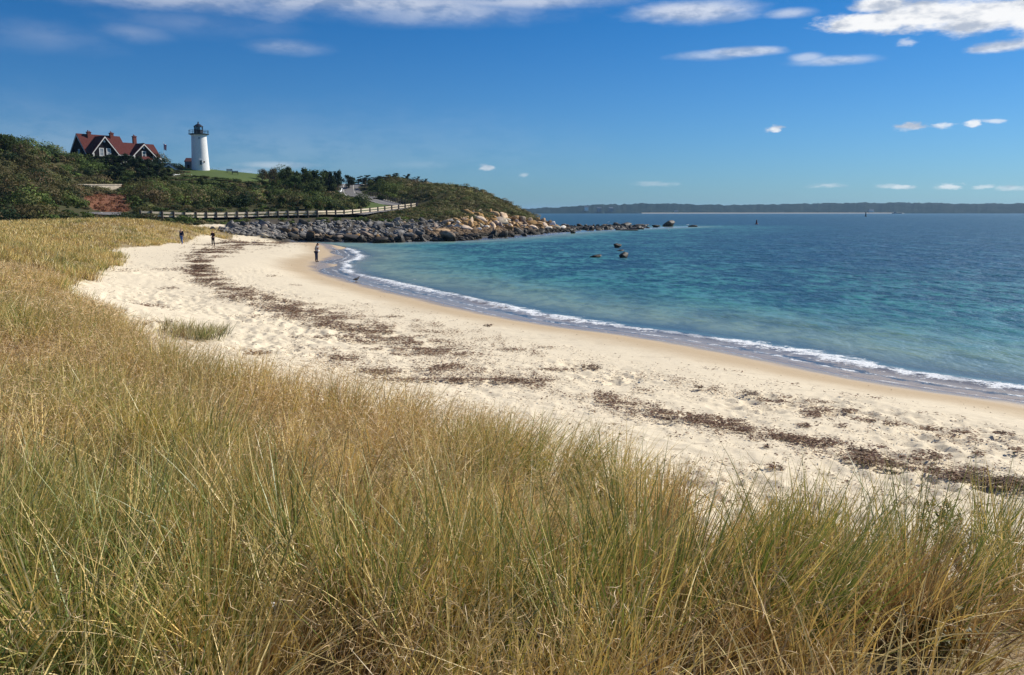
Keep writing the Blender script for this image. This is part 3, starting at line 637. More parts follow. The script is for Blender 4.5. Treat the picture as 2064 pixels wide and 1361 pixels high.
# ------------------------------------------------------------------ small mesh builder
class MB:
    def __init__(s): s.v = []; s.f = []
    def add(s, V, Fc):
        o = len(s.v); s.v += [tuple(map(float, p)) for p in V]; s.f += [tuple(i + o for i in f) for f in Fc]; return s
    def box(s, x0, x1, y0, y1, z0, z1, rz=0, piv=None):
        P = [(x, y, z) for z in (z0, z1) for (x, y) in ((x0, y0), (x1, y0), (x1, y1), (x0, y1))]
        if rz:
            cx, cy = piv or ((x0 + x1) / 2, (y0 + y1) / 2); c, n = math.cos(rz), math.sin(rz)
            P = [(cx + (x - cx) * c - (y - cy) * n, cy + (x - cx) * n + (y - cy) * c, z) for x, y, z in P]
        return s.add(P, [(0, 3, 2, 1), (4, 5, 6, 7), (0, 1, 5, 4), (1, 2, 6, 5), (2, 3, 7, 6), (3, 0, 4, 7)])
    def tube(s, a, b, r0, r1=None, n=8, cap=True):
        r1 = r0 if r1 is None else r1; a, b = Vector(a), Vector(b); d = (b - a).normalized()
        u = d.orthogonal().normalized(); w_ = d.cross(u); P = []
        for c, r in ((a, r0), (b, r1)):
            for i in range(n): q = 2 * math.pi * i / n; P.append(c + u * (r * math.cos(q)) + w_ * (r * math.sin(q)))
        Fc = [(i, (i + 1) % n, n + (i + 1) % n, n + i) for i in range(n)]
        if cap: Fc += [tuple(range(n))[::-1], tuple(range(n, 2 * n))]
        return s.add(P, Fc)
    def lathe(s, prof, n=24, c=(0, 0, 0)):
        P = []; m = len(prof)
        for r, z in prof:
            for i in range(n): q = 2 * math.pi * i / n; P.append((c[0] + r * math.cos(q), c[1] + r * math.sin(q), c[2] + z))
        Fc = [(k * n + i, k * n + (i + 1) % n, (k + 1) * n + (i + 1) % n, (k + 1) * n + i) for k in range(m - 1) for i in range(n)]
        return s.add(P, Fc + [tuple(range(n))[::-1], tuple(range((m - 1) * n, m * n))])
    def poly_extrude(s, pts, vec):
        n = len(pts); P = [tuple(p) for p in pts] + [(p[0] + vec[0], p[1] + vec[1], p[2] + vec[2]) for p in pts]
        return s.add(P, [tuple(range(n)), tuple(range(n, 2 * n))[::-1]] + [(i, n + i, n + (i + 1) % n, (i + 1) % n) for i in range(n)])
    def build(s, name, mat=None, parent=None, smooth=False, bevel=0.0, label=None):
        me = bpy.data.meshes.new(name); me.from_pydata(s.v, [], s.f); me.update()
        bm = bmesh.new(); bm.from_mesh(me); bmesh.ops.recalc_face_normals(bm, faces=bm.faces); bm.to_mesh(me); bm.free()
        if smooth: me.polygons.foreach_set('use_smooth', np.ones(len(me.polygons), bool))
        if mat: me.materials.append(mat)
        o = bpy.data.objects.new(name, me); COL.objects.link(o)
        if parent: o.parent = parent
        if bevel: b = o.modifiers.new("bevel", 'BEVEL'); b.width = bevel; b.segments = 1; b.limit_method = 'ANGLE'
        if label: o['label'] = label
        return o

# ------------------------------------------------------------------ foliage
m_leaf = leaf_mat("foliage", 0.7, 0.08, 0.22)
m_bark = simple_mat("bark", (0.11, 0.085, 0.065), 0.9, 0.1, 6, 0.4, 0.4)
def leaf_cloud(cx, cy, cz, rx, rz, n_leaf, size, cols, shell=0.55, up_bias=0.25):
    """leaves spread through many ellipsoids at once; arrays over the ellipsoids"""
    m = len(cx); cnt = rng.poisson(n_leaf, m) if np.ndim(n_leaf) else rng.poisson(n_leaf, m); ci = np.repeat(np.arange(m), cnt); N = len(ci)
    d = rng.normal(0, 1, (N, 3)); d[:, 2] = d[:, 2] + up_bias; d /= np.linalg.norm(d, axis=1)[:, None]
    rad = (shell + (1 - shell) * rng.uniform(0, 1, N)) * (0.85 + 0.35 * rng.uniform(0, 1, N) ** 2)
    lump = 0.8 + 0.4 * vnoise(d[:, 0] * 2.2 + ci * 3.7, d[:, 1] * 2.2 + d[:, 2] * 1.7, 808); rad *= lump
    p = np.stack([cx[ci] + d[:, 0] * rx[ci] * rad, cy[ci] + d[:, 1] * rx[ci] * rad, cz[ci] + d[:, 2] * rz[ci] * rad], -1)
    nrm = d + rng.normal(0, 0.33, (N, 3)); nrm /= np.linalg.norm(nrm, axis=1)[:, None]
    u = np.cross(nrm, rng.normal(0, 1, (N, 3))); u /= np.linalg.norm(u, axis=1)[:, None] + 1e-9; v = np.cross(nrm, u)
    sz = (size if np.ndim(size) == 0 else size[ci]) * rng.uniform(0.6, 1.4, N); a = sz * rng.uniform(0.6, 1.0, N)
    V = np.stack([p - u * sz[:, None] * .5, p + v * a[:, None] * .35 + nrm * sz[:, None] * .1, p + u * sz[:, None] * .5, p - v * a[:, None] * .35], 1).reshape(-1, 3)
    c = cols[ci] * rng.uniform(0.82, 1.2, (N, 1))
    return V, np.arange(N * 4).reshape(N, 4), np.repeat(c, 4, 0)
SHRUB = np.array([[0.052,0.078,0.020],[0.068,0.092,0.026],[0.042,0.066,0.020],[0.088,0.092,0.034],[0.078,0.108,0.028],[0.10,0.082,0.04]])
SCRUB = np.array([[0.115,0.110,0.045],[0.14,0.125,0.055],[0.09,0.10,0.035],[0.16,0.13,0.065],[0.10,0.085,0.04]])
DARKG = np.array([[0.018,0.034,0.016],[0.024,0.040,0.018],[0.030,0.045,0.020]])

road_xy = np.array(ROAD)
def hillside():
    n = 8600; a = np.radians(rng.uniform(-34, 4.5, n)); Y = np.sqrt(rng.uniform(112 ** 2, 262 ** 2, n)); x = Y * np.tan(a)
    z = H0(x, Y); d_road = seg_dist(x, Y, ROAD); d_rail = seg_dist(x, Y, [(Pd(*p)[0], p[2]) for p in RAIL_PX[1:]])
    z2 = H0(x + 0.02 * x, Y + 0.02 * Y)
    ok = (z > np.where(seg_dist(x, Y, ROCKL) < 40, 2.9, 3.0)) & ~in_poly(x, Y, DUNE) & ~in_poly(x, Y, LAWN) & ~in_poly(x, Y, LAWN2) & ~in_poly(x, Y, CLEAR) & (d_road > 4.6)
    # between the rail and the riprap only low growth; nothing past the back of the ridge
    ok &= (z2 > z - 0.35)
    x, Y, z = x[ok], Y[ok], z[ok]; d_rail = d_rail[ok]; m = len(x)
    px = 1032 + x / Y * F; right = sstep(px, 770, 860); seaward = (seg_dist(x, Y, ROCKL) < 40) & (z < 6) & (d_rail < 16) & (seg_dist(x, Y, ROAD) > 4)
    patch = fbm(x * 0.06, Y * 0.06, 401, 3); patch2 = fbm(x * 0.2, Y * 0.2, 402, 2)
    rx = (0.7 + 2.2 * rng.uniform(0, 1, m) ** 3) * (1 - 0.45 * right); rz = rx * rng.uniform(0.6, 0.95, m) * (1 - 0.35 * right)
    near_top = in_poly(x, Y, [Pd(340,340,235)[:2], Pd(340,372,196)[:2], Pd(560,380,205)[:2], Pd(560,350,240)[:2]]); rz = np.where(near_top, rz * 0.30, rz)
    for q_, f_ in (([(330,372,175),(560,385,175),(545,368,206),(340,360,206)], .4), ([(140,395,158),(265,395,158),(262,382,178),(140,376,178)], .3), ([(320,366,190),(405,366,190),(405,350,222),(325,345,222)], .35), ([(120,360,178),(345,360,178),(345,340,206),(120,335,206)], .6), ([(178,430,128),(268,430,128),(268,410,150),(178,410,150)], .35), ([(640,410,205),(740,410,205),(712,374,262),(672,376,262)], .55)):
        rz = np.where(in_poly(x, Y, [Pd(*p_)[:2] for p_ in q_]), rz * f_, rz)
    nearroad = seg_dist(x, Y, ROAD) < 7; rx = np.where(nearroad, rx * 0.6, rx); rz = np.where(nearroad, rz * 0.55, rz)
    low = seaward | (d_rail < 7); rx = np.where(low, rx * 0.6, rx); rz = np.where(low, rz * 0.32, rz)
    c = np.where((right > rng.uniform(0.2, 0.8, m))[:, None], pick(SCRUB, m), pick(SHRUB, m))
    c = c * (0.45 + 1.25 * patch2)[:, None] * rng.uniform(0.7, 1.35, (m, 1)); br = sstep(patch, 0.55, 0.7); c = c * (1 - 0.5 * br[:, None]) + pick(np.array([[0.12,0.075,0.045],[0.10,0.07,0.04]]), m) * 0.5 * br[:, None]
    gr = sstep(patch, 0.42, 0.30); c = c * (1 - 0.4 * gr[:, None]) + 0.4 * gr[:, None] * np.array([0.10, 0.115, 0.035])
    dk = rng.uniform(0, 1, m) < 0.17 * (1 - right); c = np.where(dk[:, None], pick(DARKG, m), c)
    size = np.where(low, 0.28, 0.36) * (1 - 0.25 * right)
    return leaf_cloud(x, Y, z + rz * 0.45, rx, rz, 60 + 80 * rx, size, c * 1.35, 0.78, 0.6)
V, Fq, cc = hillside(); print("hill leaves", len(Fq))
tag(np_mesh("hillside_shrubbery", V, Fq, m_leaf, cols={"Col": cc}), "dense low green and brown shrubs covering the headland slopes", "shrubs", kind='stuff')
def shoulder_scrub():      # low wind-clipped growth on the seaward shoulder of the headland
    n = 5200; a = np.radians(rng.uniform(-10, 4.5, n)); Y = np.sqrt(rng.uniform(165 ** 2, 255 ** 2, n)); x = Y * np.tan(a); z = H0(x, Y)
    ok = (z > 3.4) & (H0(x * 1.02, Y * 1.02) > z - .3) & (seg_dist(x, Y, ROAD) > 5) & ~in_poly(x, Y, LAWN2); x, Y, z = x[ok], Y[ok], z[ok]; m = len(x)
    r = rng.uniform(.3, .9, m); c = pick(np.vstack([SCRUB, SCRUB, SHRUB]), m) * (0.55 + 1.0 * fbm(x * .15, Y * .15, 431, 2))[:, None]
    return leaf_cloud(x, Y, z + r * .2, r, r * .55, 46 * r + 14, .27, c * 1.25, .7, .6)
V, Fq, cc = shoulder_scrub(); tag(np_mesh("headland_scrub", V, Fq, m_leaf, cols={"Col": cc}), "low tawny scrub on the seaward shoulder of the headland", "scrub", kind='stuff')
def roadside_scrub():      # reddish dead growth in the clearing and strawy growth on the bank below the rail
    n = 1500; x = rng.uniform(-90, -40, n); y = rng.uniform(128, 165, n); k = in_poly(x, y, CLEAR) ; x, y = x[k], y[k]; m = len(x); z = H0(x, y)
    return leaf_cloud(x, y, z + 0.15, np.full(m, 0.5), np.full(m, 0.3), 26, 0.26, pick(np.array([[0.24,0.10,0.055],[0.19,0.085,0.05],[0.28,0.15,0.08]]), m), 0.4, 0.5)
V, Fq, cc = roadside_scrub(); tag(np_mesh("dead_brush", V, Fq, m_leaf, cols={"Col": cc}), "reddish brown dead brush in the clearing beside the road", "brush", kind='stuff')

def tree_proto(name, kind, pal, seed, trunk_h, crown_r, crown_h, blobs, leaves, leaf):
    """unit about 1 m = 1 m; crown made of leafy clumps on real limbs"""
    global rng
    keep, rng = rng, np.random.default_rng(seed)
    root = empty(name); mb = MB(); top = Vector((rng.normal(0, .1), rng.normal(0, .1), trunk_h))
    mb.tube((0, 0, -0.4), top, 0.09 * crown_r + 0.05, 0.05 * crown_r + 0.03, 7)
    cx, cy, cz, rx, rz = [], [], [], [], []
    for i in range(blobs):
        q = rng.uniform(0, 2 * math.pi); f = rng.uniform(0.15, 0.85) ** 0.7; hh = rng.uniform(0.05, 1.0)
        env = {'round': math.sqrt(max(0, 1 - (hh * 1.15 - 0.35) ** 2)), 'pine': (1.05 - hh) * 1.0 + 0.15, 'wind': 0.9, 'shrub': math.sqrt(max(0, 1 - hh ** 2))}[kind]
        bx, by, bz = crown_r * f * env * math.cos(q), crown_r * f * env * math.sin(q), trunk_h * 0.55 + crown_h * hh
        if kind == 'wind': bx -= 0.55 * crown_r * hh; bz = trunk_h * 0.7 + crown_h * (0.2 + 0.8 * (i / blobs))
        cx.append(bx); cy.append(by); cz.append(bz); r = crown_r * rng.uniform(0.28, 0.5) * (0.75 if kind in ('pine', 'wind') else 1); rx.append(r); rz.append(r * (0.5 if kind == 'wind' else 0.75))
        mb.tube(top * rng.uniform(0.55, 1.0), (bx * .9, by * .9, bz), 0.035 * crown_r + 0.02, 0.012 * crown_r + 0.008, 5, cap=False)
    mb.build("trunk", m_bark, root)
    A = lambda a: np.array(a); cols = pick(pal, blobs)
    V, Fq, cc = leaf_cloud(A(cx), A(cy), A(cz), A(rx), A(rz), leaves, leaf, cols, 0.35, 0.2)
    np_mesh("crown", V, Fq, m_leaf, root, cols={"Col": cc})
    rng = keep; return root
PALS = dict(dark=DARKG, shrub=SHRUB, brown=np.array([[0.13,0.095,0.055],[0.10,0.085,0.05],[0.085,0.08,0.04]]), mid=np.array([[0.05,0.082,0.024],[0.075,0.10,0.032],[0.06,0.085,0.03]]))
PROTO = {}
for nm, kind, pal, th, cr_, ch, bl, lv, lf in (
    ("evergreen_tree", 'round', 'dark', 1.4, 2.0, 3.0, 16, 150, 0.30), ("leafy_tree", 'round', 'mid', 1.2, 2.4, 2.8, 18, 150, 0.32),
    ("pine_tree", 'wind', 'dark', 1.7, 1.5, 2.4, 11, 90, 0.26), ("bare_tree", 'round', 'brown', 1.1, 2.0, 2.6, 14, 90, 0.24), ("shrub", 'shrub', 'shrub', 0.3, 1.4, 1.3, 9, 110, 0.28)):
    PROTO[nm] = [tree_proto(nm, kind, PALS[pal], 900 + 10 * i + len(nm), th, cr_, ch, bl, lv, lf) for i in range(3)]
_used = {}
def plant(nm, px, top, Y, wpx, label, cat="tree", group=None, sink=0.3):
    """a tree whose crown spans wpx photo pixels and whose top stands at photo row `top`"""
    x, _, ztop = Pd(px, top, Y); z = H(x, Y); h = max(0.7, ztop - z); i = random.randrange(3); p = PROTO[nm][i]
    if _used.get((nm, i)): o = copy_tree(p)
    else: o = p; _used[(nm, i)] = True
    hh = {"evergreen_tree": 3.75, "leafy_tree": 4.0, "pine_tree": 4.4, "bare_tree": 3.8, "shrub": 1.75}[nm]; rr = {"evergreen_tree": 2.0, "leafy_tree": 2.4, "pine_tree": 1.5, "bare_tree": 2.0, "shrub": 1.5}[nm]
    o.location = (x, Y, z - 0.1); s = wpx * (1.5 if nm == 'pine_tree' else 1) * Y / F / 2 / rr; o.scale = (s, s, h / hh); o.rotation_euler = (0, 0, random.uniform(0, 6.28) if nm != 'pine_tree' else random.uniform(-.4, .4))
    tag(o, label, cat, group); return o
G = "dark evergreens in front of the red-roofed house"
for px, top, Y, wpx, lb in (
    (148,311,203,26,"dark evergreen at the left corner of the red-roofed house"), (170,314,200,34,"dark evergreen under the left gable end of the house"),
    (196,314,200,30,"dark evergreen below the two gable windows"), (222,312,198,34,"dark evergreen below the low roof between the two gables"),
    (250,311,200,34,"dark evergreen at the foot of the chimney gap of the house"), (274,317,197,34,"dark evergreen below the right-hand gable of the house"),
    (298,322,198,30,"dark evergreen beside the red porch roof"), (318,330,197,34,"dark evergreen left of the gabled shed"), (336,340,199,26,"low dark evergreen directly below the gabled shed"),
    (182,338,190,40,"wide dark evergreen above the pale retaining wall"), (235,335,188,44,"broad dark evergreen in the middle of the row, near the wall end"), (290,340,188,46,"broad dark evergreen low down below the porch"), (132,326,196,36,"dark evergreen at the left end of the row beside the brown slope")):
    plant("evergreen_tree", px, top, Y, wpx, lb, group=G)
G = "bushy trees on the rise right of the lighthouse"
for nm, px, top, Y, wpx, lb in (
    ("bare_tree",528,338,224,26,"brownish thin-leaved tree at the left edge of the grove, nearest the lawn"), ("bare_tree",550,336,222,30,"brownish tree beside the dark grove right of the lighthouse"),
    ("leafy_tree",578,333,220,44,"tall bushy green tree at the highest point of the grove"), ("leafy_tree",606,335,216,48,"broad green tree in the middle of the grove"),
    ("leafy_tree",636,341,220,46,"green tree on the falling right shoulder of the grove"), ("evergreen_tree",660,346,226,36,"dark evergreen behind the right shoulder of the grove"),
    ("leafy_tree",590,352,208,50,"low green tree at the front of the grove"), ("leafy_tree",630,360,208,52,"low broad green tree at the front right of the grove"),
    ("evergreen_tree",680,345,244,26,"pointed dark evergreen between the grove and the road"), ("evergreen_tree",702,354,252,30,"small dark evergreen left of the road crest"), ("leafy_tree",662,366,226,40,"green tree beside the white rail at the road bend"),
    ("bare_tree",676,372,232,20,"rust-brown bush inside the road bend")):
    plant(nm, px, top, Y, wpx, lb, group=G)
G = "wind-bent pines along the crest beyond the road"
for px, top, Y, wpx, lb in (
    (735,348,262,22,"wind-bent pine just left of the yellow diamond sign"), (758,352,258,26,"wind-bent pine behind the yellow diamond sign"), (776,350,260,24,"wind-bent pine right of the yellow sign"),
    (796,344,260,22,"tallest wind-bent pine on the crest"), (812,356,256,24,"dense wind-bent pine right of the tallest one"), (822,346,258,14,"thin leaning pine near the right end of the crest"),
    (840,352,256,14,"thin tilted pine, second from the right on the crest"), (856,357,254,12,"last small pine at the right end of the crest"), (722,358,268,20,"low pine at the top of the road"), (745,364,250,30,"low spreading pine beside the road shoulder")):
    plant("pine_tree", px, top, Y, wpx, lb, group=G)
G = "shrubs standing up from the headland skyline"
for px, top, Y, wpx, lb in (
    (919,371,238,9,"tiny dark pointed shrub on the bare headland ridge"), (938,373,238,20,"rounded shrub at the top of the headland ridge"), (955,378,236,16,"dark shrub where the headland ridge starts to fall"),
    (966,383,236,12,"small dark shrub furthest out on the headland ridge")):
    plant("shrub", px, top, Y, wpx, lb, "shrub", G)
G = "trees along the top of the left hill"
for nm, px, top, Y, wpx, lb in (
    ("leafy_tree",8,268,168,44,"tallest bushy tree on the left hill at the picture edge"), ("bare_tree",36,283,166,26,"thin twiggy tree beside the tallest one on the left hill"), ("leafy_tree",-30,266,166,44,"bushy tree at the far left edge of the hill"),
    ("shrub",62,297,170,36,"rounded bush on the left hill crest, left of two like it"), ("shrub",88,299,178,36,"rounded bush in the middle of the left hill crest"), ("shrub",112,307,184,34,"rounded bush where the left hill meets the evergreens"), ("bare_tree",130,312,190,24,"brownish bush left of the house corner")):
    plant(nm, px, top, Y, wpx, lb, "tree" if "tree" in nm else "shrub", G)
G = "dark hedge shrubs along the lower edge of the lawn"
for px, top, Y, wpx in ((372,360,203,24),(392,358,204,26),(414,357,205,28),(436,358,205,26),(458,361,205,26),(482,364,206,28),(506,366,206,28),(530,362,212,30),(552,364,212,28)):
    plant("shrub", px, top, Y, wpx, "dark hedge shrub on the lower lawn edge, " + {372: "leftmost, under the white fence", 392: "below the tower's left side", 414: "below the tower's right side", 436: "fourth from the left", 458: "below the grey bench", 482: "below the black bench", 506: "third from the grove", 530: "beside the bare trees", 552: "rightmost, against the grove"}[px], "shrub", G)
plant("shrub", 768, 392, 222, 34, "dark shrub at the corner where the road turns uphill", "shrub"); plant("shrub", 742, 384, 236, 30, "dark round shrub covering the near edge of the uphill road", "shrub")
for px, top, Y, wpx in ((735,360,266,34),(768,358,264,36),(792,356,262,34),(815,364,258,30)):
    plant("evergreen_tree", px, top, Y, wpx, "low dark tree behind the wind-bent pines, " + {735: "nearest the road", 768: "behind the road sign", 792: "under the tallest pine", 815: "seaward end"}[px], group="low trees behind the wind-bent pines")
for i in range(26):
    px = 275 + (i % 13) * 33 + random.uniform(-12, 12); row = i // 13; Y = (168, 190)[row] + random.uniform(-6, 6); zt = H((px - 1032) / F * Y, Y) + random.uniform(1.7, 2.6); plant("shrub", px, 427.5 - (zt - CZ) / Y * F, Y, random.uniform(22, 36), "rounded bush, " + ("lower", "upper")[row] + " slope above guard rail, " + ("leftmost, next to the brown clearing", "next after the one beside the clearing", "third counting from the clearing", "fourth counting from the clearing", "below the gabled shed", "below the lighthouse", "just right below the lighthouse", "below the lawn benches", "below the right end of the lawn", "below the first bare tree", "below the grove top", "below the right of the grove", "nearest the green verge")[i % 13], "shrub", "bushes on the slope above the guard rail")
for lst in PROTO.values():
    for i, p in enumerate(lst):
        if not _used.get((p.name.split('.')[0], i)):
            for ch in list(p.children): bpy.data.objects.remove(ch)
            bpy.data.objects.remove(p)

# ------------------------------------------------------------------ rocks
def rock_mat(name, c0, c1, rough=0.85):
    m, t, out = new_mat(name); tc = t.node('ShaderNodeTexCoord').outputs['Object']; ob = t.node('ShaderNodeObjectInfo').outputs['Random']
    n = t.noise(tc, 1.6, 6, 0.65); n2 = t.noise(tc, 9, 4, 0.6)
    c = t.mix(t.ss(n, 0.3, 0.7), c0, c1); c = t.mix(t.m('MULTIPLY', t.ss(n2, 0.5, 0.7), 0.4), c, tuple(x * 0.45 for x in c0))
    hsv = t.node('ShaderNodeHueSaturation'); t.l.new(c, hsv.inputs['Color']); t.put(hsv.inputs['Value'], t.ss(ob, 0, 1, 0.55, 1.4)); t.put(hsv.inputs['Saturation'], t.ss(ob, 0.2, 0.9, 1.3, 0.7))
    # weed and wet below the tide line
    P = t.node('ShaderNodeNewGeometry').outputs['Position']; sp = t.node('ShaderNodeSeparateXYZ'); t.l.new(P, sp.inputs[0])
    wet = t.ss(t.m('ADD', sp.outputs[2], t.m('MULTIPLY', t.noise(P, 0.8, 3), 0.8)), 1.75, 1.05)
    cc = t.mix(wet, hsv.outputs[0], (0.028, 0.022, 0.014))
    b = t.pbsdf(Base_Color=cc, Roughness=rough, Specular_IOR_Level=0.3, Normal=t.bump(t.m('ADD', n, t.m('MULTIPLY', n2, .4)), 0.6, 0.12)); t.l.new(b, out.inputs[0]); return m
m_grey = rock_mat("grey_granite", (0.085, 0.078, 0.068), (0.23, 0.21, 0.185)); m_tan = rock_mat("tan_granite", (0.46, 0.29, 0.15), (0.66, 0.46, 0.27))
m_brown = rock_mat("brown_granite", (0.17, 0.115, 0.075), (0.34, 0.25, 0.17)); m_darkr = rock_mat("weedy_rock", (0.035, 0.028, 0.018), (0.10, 0.075, 0.05), 0.6)
m_crown = rock_mat("sunbleached_granite", (0.55, 0.47, 0.36), (0.74, 0.66, 0.53))
def rock_arrays(seed, sub=2, cuts=13):
    bm = bmesh.new(); bmesh.ops.create_icosphere(bm, subdivisions=sub, radius=1.0); r = random.Random(seed)
    for k in range(cuts):
        n = Vector((r.gauss(0, 1), r.gauss(0, 1), r.gauss(0, 1))).normalized(); d = r.uniform(0.30, 0.66)
        for v in bm.verts:
            e = v.co.dot(n) - d
            if e > 0: v.co -= n * e * 0.95
    for v in bm.verts: v.co *= 1 + 0.015 * r.gauss(0, 1)
    V = np.array([v.co[:] for v in bm.verts]); V = (V - (V.max(0) + V.min(0)) / 2) / ((V.max(0) - V.min(0)) / 2) * 0.92; Fc = np.array([[v.index for v in f.verts] for f in bm.faces]); bm.free(); return V, Fc
ROCKS = [rock_arrays(40 + i) for i in range(10)]
ROCK_ME = {}
def rock_mesh(i, mat):
    if (i, mat.name) not in ROCK_ME:
        o = np_mesh("boulder", ROCKS[i][0], ROCKS[i][1], mat, link=False); ROCK_ME[(i, mat.name)] = o.data; bpy.data.objects.remove(o)
    return ROCK_ME[(i, mat.name)]
def rock(loc, size, mat, label, group=None, name="boulder", rot=None, flat=None):
    o = bpy.data.objects.new(name, rock_mesh(random.randrange(10), mat)); COL.objects.link(o); o.location = loc
    f = flat or random.uniform(0.55, 0.95); o.scale = (size * random.uniform(0.95, 1.7), size * random.uniform(0.7, 1.0), size * f)
    o.rotation_euler = rot or (random.uniform(-.7, .7), random.uniform(-.7, .7), random.uniform(0, 6.28)); return tag(o, label, "boulder", group)
def px_points(poly, n, jitter=1.0):
    xs = [p[0] for p in poly]; ys = [p[1] for p in poly]; P = []; tries = 0; a = (max(xs) - min(xs)) * (max(ys) - min(ys))
    dmin = 0.62 * math.sqrt(a * 0.5 / n)
    while len(P) < n and tries < n * 60:
        tries += 1; x, y = random.uniform(min(xs), max(xs)), random.uniform(min(ys), max(ys))
        if not in_poly(np.array([x]), np.array([y]), poly)[0]: continue
        if any(abs(x - q[0]) < dmin * 1.5 and abs(y - q[1]) < dmin * 0.7 for q in P): continue
        P.append((x, y))
    return P
R_GREY = [(432,458),(470,450),(560,449),(640,446),(760,445),(850,443),(915,441),(925,456),(905,472),(860,476),(700,475),(620,471),(545,468)]
R_TAN = [(885,447),(915,440),(940,430),(950,425),(990,429),(1055,438),(1110,443),(1150,452),(1150,459),(1090,462),(960,463),(920,460)]
R_LOW = [(520,469),(620,472),(770,476),(900,474),(960,466),(960,476),(900,483),(780,486),(640,484),(585,478)]
R_DARK = [(640,481),(770,483),(900,480),(1000,470),(1110,462),(1150,459),(1150,466),(1110,470),(1000,478),(900,486),(770,489),(650,488)]
def lay(poly, n, mats, lo, hi, label, group):
    pts = px_points(poly, n); ys = sorted(p[1] for p in pts); x0, x1 = min(p[0] for p in pts), max(p[0] for p in pts); base = label; L_ = max(1.0, (x1 - x0) / 6.0)
    STR = ("landward end", "inner stretch", "left of centre", "right of centre", "outer stretch", "seaward end")
    for x, y in pts:
        near_ = sum(1 for q_ in ys if q_ < y) / len(ys); row = "upper" if near_ < .34 else "middle" if near_ < .67 else "lower"; size_ = random.uniform(lo, hi); big_ = "large" if size_ > (lo + hi) / 2 else "small"
        label = f"{big_} {base}, {row} rows, {STR[min(5, int((x - x0) / L_))]}"
        q = hit(x, y, 0.35)
        if q is None or q[1] < 118: continue
        z = H(*q); rock((q[0], q[1], max(z, -0.15) + 0.12), size_ * (q[1] / 165) ** 0.5, random.choice(mats), label, group)
lay(R_GREY, 84, [m_grey, m_grey, m_grey, m_grey, m_brown], 0.42, 1.15, "angular boulder of the grey riprap", "grey riprap boulders")
lay(R_TAN, 84, [m_tan, m_tan, m_tan, m_tan, m_crown, m_brown], 0.5, 1.35, "tan boulder of the headland tip", "tan boulders at the headland tip")
lay(R_LOW, 40, [m_brown, m_tan, m_grey, m_brown], 0.45, 1.1, "brown boulder of the bank foot", "brown boulders at the foot of the bank")
lay(R_DARK, 44, [m_darkr, m_darkr, m_brown], 0.5, 1.3, "dark weedy waterline boulder", "dark boulders at the water's edge")
def big(px, py, wpx, hpx, z, mat, label, name="boulder", Y=None, tilt=0.1):
    p = Pz(px, py, z) if Y is None else Pd(px, py, Y); s = wpx * p[1] / F / 2; h = hpx * p[1] / F / 2 * 1.3
    o = rock((p[0], p[1], (H(p[0], p[1]) if Y else z) + h * 0.45), 1, mat, label, name=name); o.scale = (s, s * 0.85, h); o.rotation_euler = (random.uniform(-tilt, tilt), random.uniform(-tilt, tilt), random.uniform(-.5, .5)); return o
big(628,482,28,20,0.4,m_brown,"big rounded brown boulder where the beach meets the rocks"); big(905,485,40,22,0.1,m_brown,"largest brown boulder, dark at the foot, in front of the tan bank")
big(893,470,34,10,1.0,m_tan,"flat pale-topped boulder lying on the largest brown one"); big(710,487,44,16,0.1,m_darkr,"wide black boulder at the waterline below the guard rail")
big(765,490,40,13,0.0,m_darkr,"low black boulder with its front in the water"); big(745,478,42,20,0.4,m_brown,"dark brown boulder set back from the waterline"); big(848,480,24,16,0.2,m_brown,"upright brown boulder left of the largest one")
big(477,469,14,17,1.6,m_crown,"white slab leaning at the left end of the rock bank",tilt=.5); big(506,472,24,8,1.5,m_tan,"flat orange-tan slab resting on the sand"); big(458,466,12,6,1.9,m_crown,"small cream rock left of the white leaning slab")
big(536,476,22,6,1.3,m_crown,"pale low rock half buried in the sand"); big(940,437,16,12,0,m_crown,"bright cream boulder topping the tan bank",Y=190); big(802,452,14,12,0,m_crown,"pale slab leaning on the grey riprap",Y=160)
big(485,450,10,10,0,m_grey,"grey boulder standing up at the left end of the rail bank",Y=142); big(1082,462,26,9,0.4,m_darkr,"dark boulder at the base of the outermost tan rocks")
# the ledge and line of rocks running out from the tip
for i in range(24):
    px = 1100 + i * 8.2 + random.uniform(-3, 3); py = 466.5 - (px - 1095) * 0.028 + random.uniform(-1.2, 1.6); p = Pz(px, py, 0.0)
    rock((p[0], p[1], 0.15), random.uniform(0.5, 1.1), m_darkr, "dark low rock in the reef running out from the headland", "reef rocks off the headland")
for i in range(11):
    px = 1110 + i * 12 + random.uniform(-3, 3); p = Pz(px, 459.5 - i * 0.1, 0.0)
    rock((p[0], p[1], 0.55), random.uniform(0.5, 0.95), m_brown if i % 3 else m_tan, "brown rock along the top of the reef", "rocks on top of the reef")
for px, py, wp, hp, lb in ((1222,457,16,6,"rounded dark rock at the middle of the reef"), (1248,457,30,10,"double-humped dark rock far out on the reef"), (1262,457.5,24,11,"dark rock beside the double-humped one"), (1287,458.5,26,8,"flat dark rock towards the reef end"),
                       (1322,458.5,22,6,"low rock just before the tall reef boulder"), (1349,457,26,14,"tall boulder with a lit top near the end of the reef"), (1396,457.5,18,4,"last low rock beyond the reef"), (1268,465,36,4,"thin flat ledge in front of the reef"),
                       (1155,471,12,6,"small separate rock in the cove below the reef")):
    big(px, py, wp, hp, 0.0, m_darkr, lb)
for px, py, wp, hp, lb in ((1244,500,20,7,"dome-shaped dark rock in the cove, furthest out of four"), (1252,507,18,3,"barely awash rock between the cove rocks"), (1258,521,22,10,"brown-topped rock in the cove, right of the nearest pair"), (1201,520,26,5,"low flat rock in the cove, left of the nearest pair")):
    big(px, py, wp, hp * 1.5, 0.0, m_darkr, lb)
